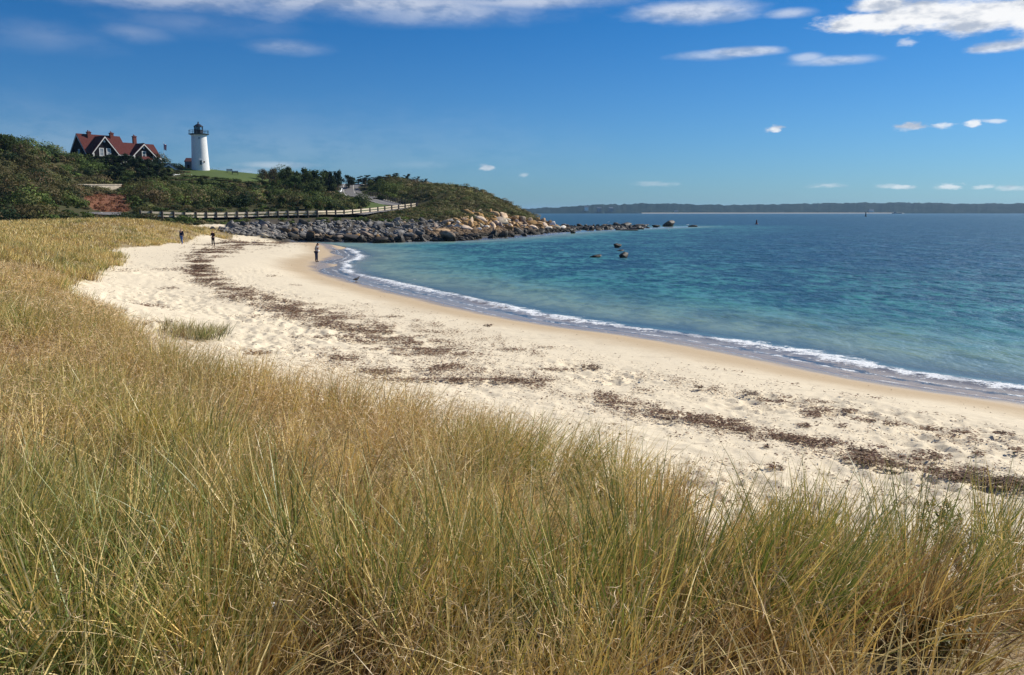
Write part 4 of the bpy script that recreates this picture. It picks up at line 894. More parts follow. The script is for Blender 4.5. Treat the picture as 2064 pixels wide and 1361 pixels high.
# smaller stones filling the bank: too many to count
def rubble():
    Vs, Fs, o = [], [], 0; out = {}
    for poly, n, key, lo, hi in ((R_GREY, 620, 'g', 0.2, 0.55), (R_TAN, 620, 't', 0.22, 0.65), (R_LOW, 240, 'b', 0.2, 0.55), (R_DARK, 200, 'd', 0.22, 0.6), ([(850,460),(1000,460),(1160,456),(1160,466),(1000,474),(870,478)], 700, 'm', 0.3, 0.75), ([(425,460),(520,460),(605,474),(605,484),(540,478),(470,471)], 240, 'l', 0.22, 0.6)):
        Vs, Fs, o = [], [], 0; xs = [p[0] for p in poly]; ys = [p[1] for p in poly]; X = np.random.RandomState(5).uniform(min(xs), max(xs), n * 3); Y_ = np.random.RandomState(6).uniform(min(ys), max(ys), n * 3)
        k = in_poly(X, Y_, poly)
        for x, y in list(zip(X[k], Y_[k]))[:n]:
            q = hit(x, y, 0.1)
            if q is None or q[1] < 118: continue
            V, Fc = ROCKS[random.randrange(10)]; s = random.uniform(lo, hi); a = random.uniform(0, 6.28); c_, s_ = math.cos(a), math.sin(a)
            R_ = np.array([[c_, -s_, 0], [s_, c_, 0], [0, 0, 0.7]]); Vs.append((V * s) @ R_.T + np.array([q[0], q[1], max(H(*q), -0.1) + 0.05])); Fs.append(Fc + o); o += len(V)
        out[key] = (np.vstack(Vs), np.vstack(Fs))
    Vs, Fs, o = [], [], 0; rr_ = random.Random(77)      # the low reef itself, awash
    for _ in range(420):
        px = rr_.uniform(1095, 1305); p = Pz(px, rr_.gauss(461.5 - (px - 1095) * .012, 1.7), 0.0); V, Fc = ROCKS[rr_.randrange(10)]; s = rr_.uniform(.45, 1.1); a = rr_.uniform(0, 6.28); c_, s_ = math.cos(a), math.sin(a)
        R_ = np.array([[c_ * 1.5, -s_, 0], [s_ * 1.5, c_, 0], [0, 0, .55]]); Vs.append((V * s) @ R_.T + np.array([p[0], p[1], .1])); Fs.append(Fc + o); o += len(V)
    out['r'] = (np.vstack(Vs), np.vstack(Fs))
    return out
for (k, (V, Fc)), mt, lb in zip(rubble().items(), (m_grey, m_tan, m_brown, m_darkr, m_brown, m_grey, m_darkr), ("grey stones filling the riprap bank", "tan stones filling the headland tip bank", "brown stones at the foot of the bank", "dark wet stones along the waterline", "brown stones between the tan bank and the dark waterline boulders", "grey stones where the bank runs out onto the beach", "dark low stones of the reef running out from the headland")):
    tag(np_mesh("rock_rubble", V, Fc, mt), lb, "stones", kind='stuff')

# ------------------------------------------------------------------ lighthouse
m_white = simple_mat("white_paint", (0.80, 0.79, 0.76), 0.6, 0.3, 2.5, 0.06, 0.15); m_iron = simple_mat("black_iron", (0.012, 0.013, 0.02), 0.45, 0.5)
m_rail_p = simple_mat("green_black_railing", (0.03, 0.06, 0.075), 0.5); m_dglass = simple_mat("dark_glass", (0.02, 0.03, 0.04), 0.05, 0.8); m_redroof = simple_mat("red_shingle", (0.105, 0.034, 0.030), 0.95, 0.1, 5, 0.3, 0.4)
m_shing = simple_mat("dark_brown_shingle", (0.020, 0.016, 0.017), 0.95, 0.05, 8, 0.35, 0.4); m_brick = simple_mat("brick", (0.20, 0.065, 0.05), 0.9, 0.2, 9, 0.3, 0.3); m_greyw = simple_mat("grey_blue_shingle", (0.16, 0.18, 0.21), 0.9, 0.2, 6, 0.2)
m_trim = simple_mat("white_trim", (0.78, 0.76, 0.70), 0.7); m_paleg = simple_mat("curtained_glass", (0.30, 0.32, 0.33), 0.25, 0.6); m_dkroof = simple_mat("dark_red_roof", (0.07, 0.025, 0.03), 0.85)
def glass_mat():
    m, t, out = new_mat("lantern_glass"); g = t.node('ShaderNodeBsdfGlossy'); g.inputs['Roughness'].default_value = 0.03; tr = t.node('ShaderNodeBsdfTransparent'); t.put(tr.inputs[0], (0.86, 0.9, 0.92))
    f = t.node('ShaderNodeFresnel'); f.inputs[0].default_value = 1.5; mx = t.node('ShaderNodeMixShader'); t.l.new(t.m('ADD', f.outputs[0], 0.06), mx.inputs[0]); t.l.new(tr.outputs[0], mx.inputs[1]); t.l.new(g.outputs[0], mx.inputs[2]); t.l.new(mx.outputs[0], out.inputs[0]); return m
m_lens = simple_mat("fresnel_lens", (0.55, 0.60, 0.62), 0.08, 0.9); m_glass = glass_mat()
K = 224 / F                                   # metres per photo pixel there
lx, ly, _ = Pd(404.5, 340, 224); lz = Pd(404.5, 341.5, 224)[2]
lh = empty("lighthouse", (lx, ly, lz), math.radians(20.8), "white conical lighthouse tower with a black lantern standing on the lawn", "lighthouse"); lh.scale = (.91, .91, .91); lh.location.z += .25
mb = MB(); mb.lathe([(2.55, -0.8), (2.50, 0.0), (2.44, 1.0), (2.30, 4.0), (2.16, 7.5), (2.10, 9.25), (2.22, 9.35), (2.22, 9.5)], 48); tw = mb.build("tower", m_white, lh, smooth=False)
mb = MB(); mb.lathe([(2.3, 9.5), (2.85, 9.66), (2.85, 9.80), (1.2, 9.82)], 36); mb.build("gallery_deck", m_rail_p, lh)
mb = MB()
for i in range(14):
    q = 2 * math.pi * i / 14; x, y = 2.72 * math.cos(q), 2.72 * math.sin(q); mb.tube((x, y, 9.8), (x, y, 10.78), 0.045, n=6)
for z, r in ((10.78, 0.05), (10.3, 0.03)):
    for i in range(28):
        a, b = 2 * math.pi * i / 28, 2 * math.pi * (i + 1) / 28; mb.tube((2.72 * math.cos(a), 2.72 * math.sin(a), z), (2.72 * math.cos(b), 2.72 * math.sin(b), z), r, n=5, cap=False)
mb.build("gallery_railing", m_rail_p, lh)
mb = MB(); mb.lathe([(1.30, 9.8), (1.30, 10.75), (1.36, 10.8), (1.36, 10.88)], 10); mb.build("lantern_base", m_iron, lh)
mb = MB(); mb.lathe([(1.17, 10.88), (1.17, 11.85)], 10); mb.build("lantern_glass", m_glass, lh)
mb = MB()
for i in range(10):
    q = 2 * math.pi * i / 10; mb.tube((1.2 * math.cos(q), 1.2 * math.sin(q), 10.85), (1.2 * math.cos(q), 1.2 * math.sin(q), 11.88), 0.05, n=5)
mb.build("lantern_frame", m_iron, lh)
mb = MB(); mb.lathe([(0.12, 10.88), (0.12, 11.1), (0.38, 11.15), (0.46, 11.45), (0.38, 11.72), (0.1, 11.78)], 12); mb.build("lens", m_lens, lh, smooth=True)
# the inland side of the lantern is closed with a dark metal panel
mb = MB()
for i in range(5, 9):
    a, b = 2 * math.pi * i / 10, 2 * math.pi * (i + 1) / 10; r0, r1 = 1.14, 1.11
    if i < 8 : mb.add([(r0 * math.cos(a), r0 * math.sin(a), 10.9), (r0 * math.cos(b), r0 * math.sin(b), 10.9), (r0 * math.cos(b), r0 * math.sin(b), 11.84), (r0 * math.cos(a), r0 * math.sin(a), 11.84),
                    (r1 * math.cos(a), r1 * math.sin(a), 10.9), (r1 * math.cos(b), r1 * math.sin(b), 10.9), (r1 * math.cos(b), r1 * math.sin(b), 11.84), (r1 * math.cos(a), r1 * math.sin(a), 11.84)],
                   [(0, 1, 2, 3), (7, 6, 5, 4), (0, 4, 5, 1), (2, 6, 7, 3)])
mb.build("lantern_panel", m_iron, lh)
mb = MB(); mb.lathe([(1.30, 11.85), (1.38, 11.92), (1.30, 12.02), (0.75, 12.42), (0.30, 12.68), (0.24, 12.78), (0.14, 12.88), (0.22, 13.0), (0.22, 13.12), (0.05, 13.25), (0.03, 13.5)], 20); mb.build("lantern_roof", m_iron, lh)
mb = MB(); mb.box(-0.28, 0.28, -2.62, -2.2, 0.9, 2.1); wn = mb.build("window", m_dglass, lh)
mb = MB(); mb.box(-0.40, 0.42, -2.72, -2.3, 2.12, 2.32); mb.box(-0.42, -0.3, -2.68, -2.3, 0.8, 2.12); mb.box(0.3, 0.42, -2.68, -2.3, 0.8, 2.12); mb.box(-0.42, 0.42, -2.74, -2.3, 0.72, 0.86); mb.build("frame", m_white, wn)
wn.rotation_euler = (0, 0, math.radians(2))
mb = MB(); mb.lathe([(0.24, 0.0), (0.24, 0.12), (0.05, 0.14)], 14); o = mb.build("round_lamp", m_iron, lh); o.location = (1.05, -2.27, 1.75); o.rotation_euler = (math.pi / 2, 0, math.radians(25))
mb = MB(); mb.box(-0.12, 0.12, -2.25, -2.0, 8.3, 8.7); o = mb.build("window", m_dglass, lh); 

def gable_house(parent, x0, x1, y0, y1, z0, ze, zr, wallm, roofm, over=0.45, thick=0.22, axis='x', trim=None, names=("wall", "roof", "rake_trim"), back=True):
    """a block with a gable roof; the ridge runs along `axis`"""
    f = (lambda x, y, z: (x, y, z)) if axis == 'x' else (lambda x, y, z: (y, x, z))
    if axis == 'y': x0, x1, y0, y1 = y0, y1, x0, x1
    ym = (y0 + y1) / 2; mb = MB(); P = [f(x, y, z) for x in (x0, x1) for (y, z) in ((y0, z0), (y1, z0), (y1, ze), (ym, zr), (y0, ze))]
    mb.add(P, [(0, 1, 2, 3, 4), (5, 9, 8, 7, 6), (0, 4, 9, 5), (1, 6, 7, 2), (0, 5, 6, 1)]); wall = mb.build(names[0], wallm, parent)
    sl = (zr - ze) / (ym - y0); mb = MB(); e = over; xa, xb = x0 - over, x1 + over
    for s, yy in ((-1, y0), (1, y1)):
        ye = yy + s * e; zz = ze - sl * e; t_ = thick
        Q = [f(x, y, z) for x in (xa, xb) for (y, z) in ((ye, zz + 0.03), (ym, zr + 0.03), (ym, zr + 0.03 + t_ * 1.3), (ye, zz + 0.03 + t_))]
        mb.add(Q, [(0, 1, 2, 3), (4, 7, 6, 5), (0, 4, 5, 1), (3, 2, 6, 7), (0, 3, 7, 4)])
    roof = mb.build(names[1], roofm, parent)
    if trim:
        mb = MB(); w_ = 0.34
        for xx, dx_ in trim:
            for s, yy in ((-1, y0), (1, y1)):
                ye = yy + s * e; zz = ze - sl * e
                Q = [f(x, y, z) for x in (xx, xx + dx_) for (y, z) in ((ye, zz - w_ + 0.05), (ym, zr - w_ - 0.05), (ym, zr + 0.05), (ye, zz + 0.05))]
                mb.add(Q, [(0, 1, 2, 3), (4, 7, 6, 5), (0, 4, 5, 1), (3, 2, 6, 7), (0, 3, 7, 4), (1, 5, 6, 2)])
        mb.build(names[2], m_trim, parent)
    return wall, roof
def window(parent, x, y, z, w, h, pane=None, fw=0.2, axis='y'):
    """on a wall facing -y (or -x): frame, pane, glazing bars; z is the sill height"""
    f = (lambda a, b, c: (a, b, c)) if axis == 'y' else (lambda a, b, c: (b, a, c))
    def bx(mb, a0, a1, b0, b1, c0, c1):
        if axis == 'y': mb.box(a0, a1, b0, b1, c0, c1)
        else: mb.box(b0, b1, a0, a1, c0, c1)
    mb = MB(); bx(mb, x - w/2, x - w/2 + fw, y - .08, y + .05, z, z + h); bx(mb, x + w/2 - fw, x + w/2, y - .08, y + .05, z, z + h); bx(mb, x - w/2, x + w/2, y - .09, y + .05, z + h, z + h + fw); bx(mb, x - w/2 - .08, x + w/2 + .08, y - .14, y + .05, z - .14, z)
    bx(mb, x - w/2 + fw, x + w/2 - fw, y - .05, y + .04, z + h*.5 - .05, z + h*.5 + .05); fr = mb.build("window", m_trim, parent)
    mb = MB(); bx(mb, x - w/2 + fw, x + w/2 - fw, y - .02, y + .03, z, z + h); mb.build("pane", pane or m_paleg, fr); return fr

# ------------------------------------------------------------------ the red-roofed house
hx, hy, _ = Pd(174, 300, 210); GZ = 15.6
house = empty("house", (hx, hy, 0), math.radians(52.6), "large dark-shingled house with red roofs and white-trimmed gables on the hilltop", "house"); house.scale = (.86, .86, .83); house.location.z = 3.1
ZE = 20.15
gable_house(house, 0, 12, 0, 9, GZ, ZE, 25.35, m_shing, m_redroof, 0.5, trim=((-0.52, 0.1),), names=("main_wall", "main_roof", "rake_trim"))
gable_house(house, 12.02, 22.2, 0.25, 7.0, GZ, ZE - .1, 23.5, m_shing, m_redroof, 0.5, trim=((22.62, 0.1),), names=("wing_wall", "wing_roof", "rake_trim"))
gable_house(house, 1.2, 8.2, -1.4, 4.4, GZ, ZE + .02, 24.75, m_shing, m_redroof, 0.55, axis='y', trim=((-1.97, 0.12),), names=("gable_wall", "gable_roof", "rake_trim"))
gable_house(house, 13.7, 20.0, -0.9, 3.6, GZ, ZE - .05, 23.35, m_shing, m_redroof, 0.55, axis='y', trim=((-1.47, 0.12),), names=("gable_wall", "gable_roof", "rake_trim"))
for x, y, w_ in ((1.2, -1.42, .3), (13.7, -.92, .3), (19.75, -.92, .3)):
    mb = MB(); mb.box(x, x + w_, y - .06, y + .04, GZ, ZE - .4); mb.build("corner_board", m_trim, house)
for x in (3.65, 5.75): window(house, x, -1.42, 18.0 + 1.0, 1.35, 2.1)
window(house, 16.85, -0.92, 19.05, 1.3, 1.9, m_dglass); window(house, 4.4, -0.02, 19.3, 1.0, 1.5, axis='x'); 
mb = MB(); mb.box(20.1, 20.9, .1, .24, 18.6, 19.6); mb.build("window", m_trim, house)
for x, y, z in ((4.7, -1.5, 23.3), (16.85, -1.0, 22.1)):
    mb = MB(); mb.lathe([(0.30, 0), (0.30, 0.1)], 14); o = mb.build("round_vent", m_trim, house); o.location = (x, y + .1, z); o.rotation_euler = (math.pi / 2, 0, 0)
mb = MB(); mb.box(8.9, 13.5, -0.55, -0.35, ZE - .75, ZE - .5); mb.build("gutter", m_trim, house)
# porch with its own small red roof and white post
mb = MB(); mb.add([(15.2, -3.0, 18.5), (18.6, -3.0, 18.5), (18.6, -0.95, 18.5), (15.2, -0.95, 18.5), (15.8, -1.3, 19.5), (18.0, -1.3, 19.5), (18.0, -0.95, 19.5), (15.8, -0.95, 19.5)], [(0, 3, 2, 1), (4, 5, 6, 7), (0, 1, 5, 4), (1, 2, 6, 5), (2, 3, 7, 6), (3, 0, 4, 7)]); mb.build("porch_roof", m_redroof, house)
mb = MB(); mb.box(18.1, 18.55, -2.9, -2.5, GZ, 18.48); mb.build("porch_post", m_trim, house)
mb = MB(); mb.box(15.3, 15.7, -2.9, -2.5, GZ, 18.48); mb.build("porch_post", m_trim, house)
mb = MB(); mb.box(8.3, 15.0, -2.2, -1.9, GZ, 17.6); mb.build("porch_wall", m_trim, house)
for x, y, zb, zt in ((2.3, 3.3, 23.0, 26.4), (9.2, 3.6, 23.2, 26.6), (16.2, 3.4, 22.0, 26.1)):
    mb = MB(); mb.box(x, x + 1.0, y, y + .8, zb, zt - .35); mb.box(x - .1, x + 1.1, y - .1, y + .9, zt - .35, zt - .1); ch = mb.build("chimney", m_brick, house)
    mb = MB(); mb.tube((x + .3, y + .4, zt - .12), (x + .3, y + .4, zt + .4), .17, .14); mb.tube((x + .72, y + .4, zt - .12), (x + .72, y + .4, zt + .2), .15, .13); mb.build("chimney_pot", m_brick, ch)

# ------------------------------------------------------------------ buildings and fixtures round the tower
def at(px, py, Y): return Pd(px, py, Y)
p = at(380, 341, 226); s_ = empty("oil_house", (p[0], p[1], p[2] - .4), math.radians(20), "small grey outbuilding with a dark red roof against the left side of the tower", "outbuilding")
mb = MB(); mb.box(-.85, .9, -1, 1.2, 0, 2.35); mb.build("wall", m_greyw, s_)
mb = MB(); mb.add([(-1.0, -1.2, 2.35), (1.0, -1.2, 2.35), (1.0, 1.4, 2.35), (-1.0, 1.4, 2.35), (-.5, 0.1, 3.35), (.95, 0.1, 3.35)], [(0, 3, 2, 1), (0, 1, 5, 4), (1, 2, 5), (2, 3, 4, 5), (3, 0, 4)]); mb.build("roof", m_dkroof, s_)
mb = MB(); mb.box(-.3, .3, -1.05, -.98, .4, 1.5); mb.build("door", m_shing, s_)
p = at(341, 352, 218); s_ = empty("gabled_shed", (p[0], p[1], p[2] - 0.6), math.radians(24), "dark-walled gabled shed with a broad white roof edge, below the flagpole", "shed")
gable_house(s_, -3.6, 3.4, 0, 5, 0, 0.85, 3.2, m_shing, m_greyw, 0.35, 0.3, axis='y', trim=((-0.4, .14),))
p = at(356, 346, 226); s_ = empty("white_shed", (p[0], p[1], p[2] - .4), math.radians(20), "small square white shed between the gabled shed and the tower", "shed")
mb = MB(); mb.box(-.8, .8, -.8, .8, 0, 1.7); mb.build("wall", m_white, s_); mb = MB(); mb.box(-.9, .9, -.9, .9, 1.7, 1.85); mb.build("roof", m_trim, s_)
p0, p1 = at(349, 356, 206), at(398, 357, 213)
s_ = empty("white_fence", (p0[0], p0[1], p0[2] - .4), math.atan2(p1[1] - p0[1], p1[0] - p0[0]), "low white board fence on the lawn edge right of the gabled shed", "fence")
L_ = math.hypot(p1[0] - p0[0], p1[1] - p0[1]); mb = MB(); mb.box(0, L_, -.04, .04, .3, 1.0); mb.build("boards", m_white, s_)
for k in range(5): mb = MB(); x = L_ * k / 4; mb.box(x - .07, x + .07, -.1, -.04, 0, 1.12); mb.build("post", m_white, s_)
p = at(322, 324, 222); s_ = MB(); s_.lathe([(.5, -1.5), (.5, .2), (.45, .45), (.3, .65), (.08, .75)], 20, (0, 0, 0)); o = s_.build("white_tank", m_white, smooth=True); o.location = p; tag(o, "pale round-topped tank at the right end of the red-roofed house", "tank")
p = at(333, 346, 226); s_ = empty("flagpole", (p[0], p[1], p[2] - .3), 0, "thin white flagpole flying a flag between the house and the lighthouse", "flagpole")
ht = at(331.5, 288, 226)[2] - p[2] + .3; mb = MB(); mb.tube((0, 0, 0), (0, 0, ht), .06, .035); mb.lathe([(.02, ht), (.09, ht + .08), (.02, ht + .16)], 8); mb.build("pole", m_white, s_)
m_flag, t, out = new_mat("flag_cloth"); tc = t.node('ShaderNodeTexCoord').outputs['Object']; sp = t.node('ShaderNodeSeparateXYZ'); t.l.new(tc, sp.inputs[0])
stripe = t.m('GREATER_THAN', t.m('FRACT', t.m('MULTIPLY', sp.outputs[2], 6.5 / 1.5)), 0.5); canton = t.m('MULTIPLY', t.m('LESS_THAN', sp.outputs[0], 0.34), t.m('GREATER_THAN', sp.outputs[2], 0.75))
cc_ = t.mix(canton, t.mix(stripe, (0.45, 0.03, 0.04), (0.75, 0.74, 0.72)), (0.03, 0.05, 0.2)); t.l.new(t.pbsdf(Base_Color=cc_, Roughness=.8), out.inputs[0])
nx_, nz_ = 9, 9; Vf = [(i / 8 * 0.85 - .25 * (1 - k / 8) * (i / 8), .12 * math.sin(i * 1.1 + k * .3), k / 8 * 1.5 - .35 * i / 8) for k in range(nz_) for i in range(nx_)]
Ff = [(k * nx_ + i, k * nx_ + i + 1, (k + 1) * nx_ + i + 1, (k + 1) * nx_ + i) for k in range(8) for i in range(8)]
o = MB().add(Vf, Ff).build("flag", m_flag, s_, smooth=True); o.location = (0.05, 0, ht - 1.75); o.modifiers.new("thickness", 'SOLIDIFY').thickness = 0.01
m_wood = simple_mat("weathered_wood", (0.09, 0.075, 0.065), 0.9, .2, 4, .3)
def bench(px, py, Y, mat, lb, w_=1.5):
    p = at(px, py, Y); b = empty("bench", (p[0], p[1], H(p[0], p[1]) + .05), math.radians(25), lb, "bench", "benches on the lawn")
    mb = MB(); [mb.box(-w_/2, w_/2, -.25 + k * .17, -.12 + k * .17, .42, .47) for k in range(3)]; mb.build("seat", mat, b)
    mb = MB(); [mb.box(-w_/2, w_/2, .25, .29, .55 + k * .16, .67 + k * .16) for k in range(3)]; mb.build("backrest", mat, b)
    for x in (-w_/2 + .1, w_/2 - .1):
        mb = MB(); mb.box(x - .04, x + .04, -.24, -.16, 0, .42); mb.box(x - .04, x + .04, .2, .28, 0, 1.0); mb.box(x - .04, x + .04, -.26, .28, .38, .42); mb.build("leg", mat, b)
bench(463, 350, 224, m_wood, "weathered grey bench on the lawn crest, nearer the tower"); bench(474, 352, 222, m_iron, "black bench on the lawn crest, further from the tower", 1.6)

# ------------------------------------------------------------------ guard rail along the shore road
m_post = simple_mat("rail_post", (0.13, 0.105, 0.085), 0.9, .2, 5, .35); m_plank = simple_mat("pale_plank", (0.64, 0.54, 0.39), 0.8, .2, 2.5, .15, coord='geo')
POSTS = [284,306,328,351,373,396,417,437,458,479,499,520,542,561,581,601,621,640,659,677,694,711,728,746,762,776,790,804,817,829,840]
def rail_xy(px):
    xs = [r[0] for r in RAIL_PX]; Y = np.interp(px, xs, [r[2] for r in RAIL_PX]); py = np.interp(px, xs, [r[1] for r in RAIL_PX]); return Pd(px, py, Y)
g_rail = empty("guard_rail", rail_xy(284), 0, "long timber guard rail with two pale rails on brown posts along the shore road", "guard rail")
base = Vector(rail_xy(284)); PP = [Vector(rail_xy(p)) - base for p in POSTS]
for a, b in zip(PP[:-1], PP[1:]):
    d = (b - a); n = Vector((-d.y, d.x, 0)).normalized() * -0.0
    nn = Vector((-d.y, d.x, 0)).normalized()
    for zc, hh in ((0.98, 0.15), (0.46, 0.13)):
        mb = MB(); q = [a + nn * .12, b + nn * .12]; P4 = []
        for c_ in q:
            for (o_, z_) in ((-.04, -hh), (.04, -hh), (.04, hh), (-.04, hh)): P4.append(c_ + nn * o_ + Vector((0, 0, zc + z_)))
        mb.add(P4, [(0, 1, 2, 3), (7, 6, 5, 4), (0, 4, 5, 1), (1, 5, 6, 2), (2, 6, 7, 3), (3, 7, 4, 0)]); mb.build("rail", m_plank, g_rail)
for a in PP:
    mb = MB(); mb.box(a.x - .14, a.x + .14, a.y - .14, a.y + .06, a.z - 1.2, a.z + 1.28); mb.build("post", m_post, g_rail)
# dark post-and-rail fence above the grass verge
F2 = [(742,391,228),(752,393,226),(762,394.5,224),(772,396,222),(782,398,220),(792,401,219),(802,403,218),(812,406,217),(822,409,216),(832,411,216),(842,413,216)]
q0 = Vector(Pd(*F2[0])); g_f = empty("split_rail_fence", q0, 0, "thin dark post and rail fence following the bend above the grass verge", "fence"); pp = []
for i in range(len(F2) * 2 - 1):
    u = i / 2; k = min(int(u), len(F2) - 2); fr_ = u - k; P3 = [F2[k][j] * (1 - fr_) + F2[k + 1][j] * fr_ for j in range(3)]; v = Vector(Pd(*P3)); v.z = H(v.x, v.y); pp.append(v - q0)
for a in pp: mb = MB(); mb.box(a.x - .09, a.x + .09, a.y - .09, a.y + .09, a.z - .3, a.z + 1.5); mb.build("post", m_post, g_f)
for a, b in zip(pp[:-1], pp[1:]):
    mb = MB(); [mb.tube(a + Vector((0, 0, z)), b + Vector((0, 0, z)), .05, n=5) for z in (1.3, .75)]; mb.build("rail", m_post, g_f)
# white metal rail and board at the road bend, warning sign
m_galv = simple_mat("white_metal", (0.75, 0.75, 0.72), 0.5, .4)
pts = [Vector(Pd(*q)) for q in ((673,388,236),(679,388,234),(685,386,234),(688,382,238),(689,377.5,246))]
for v in pts: v.z = H(v.x, v.y)
g_b = empty("white_road_rail", pts[0], 0, "short curved white rail on the inside of the road bend", "guard rail")
for i, v in enumerate(pts):
    a = v - pts[0]; mb = MB(); mb.box(a.x - .07, a.x + .07, a.y - .07, a.y + .07, a.z - .2, a.z + .9); mb.build("post", m_galv, g_b)
    if i: b_ = pts[i - 1] - pts[0]; mb = MB(); mb.tube(b_ + Vector((0, -.1, .85)), a + Vector((0, -.1, .85)), .17, n=8); mb.build("beam", m_galv, g_b)
p = Pd(664, 387, 228); o = empty("white_board", (p[0], p[1], H(p[0], p[1])), math.radians(15), "small tilted white board in the bushes left of the road bend", "board")
mb = MB(); mb.box(-.5, .5, -.03, .03, .75, 1.35); b_ = mb.build("panel", m_galv, o); b_.rotation_euler = (0, math.radians(-20), 0); mb = MB(); mb.box(-.05, .05, .03, .1, 0, 1.0); mb.build("post", m_post, o)
m_yel = simple_mat("yellow_sign", (0.72, 0.78, 0.05), 0.5, .4); m_blk = simple_mat("black_symbol", (0.015, 0.015, 0.015), 0.6)
p = Pd(748, 375, 256); zt = Pd(748, 367, 256)[2]; zg = H(p[0], p[1]); o = empty("road_sign", (p[0], p[1] , zg), math.radians(12), "yellow diamond warning sign at the crest of the uphill road", "road sign"); hz = zt - zg; r = .72
mb = MB(); mb.box(-.05, .05, 0, .08, 0, hz + r * .5); mb.build("post", m_galv, o)
mb = MB(); mb.poly_extrude([(0, -.02, hz - r), (r, -.02, hz), (0, -.02, hz + r), (-r, -.02, hz)], (0, -.03, 0)); pn = mb.build("panel", m_yel, o)
mb = MB(); mb.box(-.06, .06, -.065, -.052, hz - .32, hz + .1); mb.add([(-.22, -.06, hz + .08), (.22, -.06, hz + .08), (0, -.06, hz + .38), (-.22, -.053, hz + .08), (.22, -.053, hz + .08), (0, -.053, hz + .38)], [(0, 1, 2), (5, 4, 3), (0, 3, 4, 1), (1, 4, 5, 2), (2, 5, 3, 0)]); mb.build("symbol", m_blk, pn)
# retaining wall, red box, stones
m_conc = simple_mat("pale_concrete", (0.50, 0.43, 0.33), 0.9, .2, 1.5, .2, .2); m_redbox = simple_mat("red_paint", (0.30, 0.04, 0.025), 0.6)
a, b = Vector(Pd(150, 379, 168)), Vector(Pd(245, 383, 180)); L_ = (b - a).length; s_ = empty("retaining_wall", a, math.atan2(b.y - a.y, b.x - a.x), "long pale concrete retaining wall set into the shrubby slope", "wall")
mb = MB(); mb.add([(0, 0, -1), (L_, 0, -1), (L_, .5, -1), (0, .5, -1), (0, 0, .55), (L_, 0, .95), (L_, .5, .95), (0, .5, .55)], [(0, 3, 2, 1), (4, 5, 6, 7), (0, 1, 5, 4), (1, 2, 6, 5), (2, 3, 7, 6), (3, 0, 4, 7)]); mb.build("wall_face", m_conc, s_)
mb = MB(); mb.add([(-.1, -.1, .56), (L_ + .1, -.1, .96), (L_ + .1, .6, .96), (-.1, .6, .56), (-.1, -.1, .75), (L_ + .1, -.1, 1.15), (L_ + .1, .6, 1.15), (-.1, .6, .75)], [(0, 3, 2, 1), (4, 5, 6, 7), (0, 1, 5, 4), (1, 2, 6, 5), (2, 3, 7, 6), (3, 0, 4, 7)]); mb.build("coping", m_conc, s_)
p = Pd(250, 380, 180); mb = MB(); mb.box(-.35, .35, -.35, .35, -.6, .5); mb.box(-.4, .4, -.4, .4, .5, .58); o = mb.build("red_box", m_redbox); o.location = p; tag(o, "small red utility box at the right end of the retaining wall", "utility box")
for i, (px, py) in enumerate(((241, 385), (252, 387), (262, 385))): big(px, py, 12, 6, 0, m_crown, ("pale stone under the end of the retaining wall", "pale stone just below the red utility box", "pale stone right of the red utility box")[i], "stone", Y=178)
# grey slatted sand fence at the foot of the left hill
sfp = [Vector(Pd(*q)) for q in ((-30,456,112),(0,455,113),(20,453,115),(40,450,118),(58,447,121))]
g_s = empty("sand_fence", sfp[0], 0, "low grey slatted sand fence at the foot of the left hill", "fence")
for a, b in zip(sfp[:-1], sfp[1:]):
    mb = MB(); n_ = 14
    for k in range(n_): c_ = a.lerp(b, k / n_) - sfp[0]; z = -1.2; mb.box(c_.x - .035, c_.x + .035, c_.y - .01, c_.y + .01, c_.z + z, c_.z + .75 + random.uniform(-.06, .06))
    mb.build("slat_panel", simple_mat("grey_slat", (0.30, 0.28, 0.26), .9), g_s)
    mb = MB(); c_ = a - sfp[0]; mb.box(c_.x - .06, c_.x + .06, c_.y + .02, c_.y + .12, c_.z - 1.2, c_.z + .95); mb.build("post", m_post, g_s)

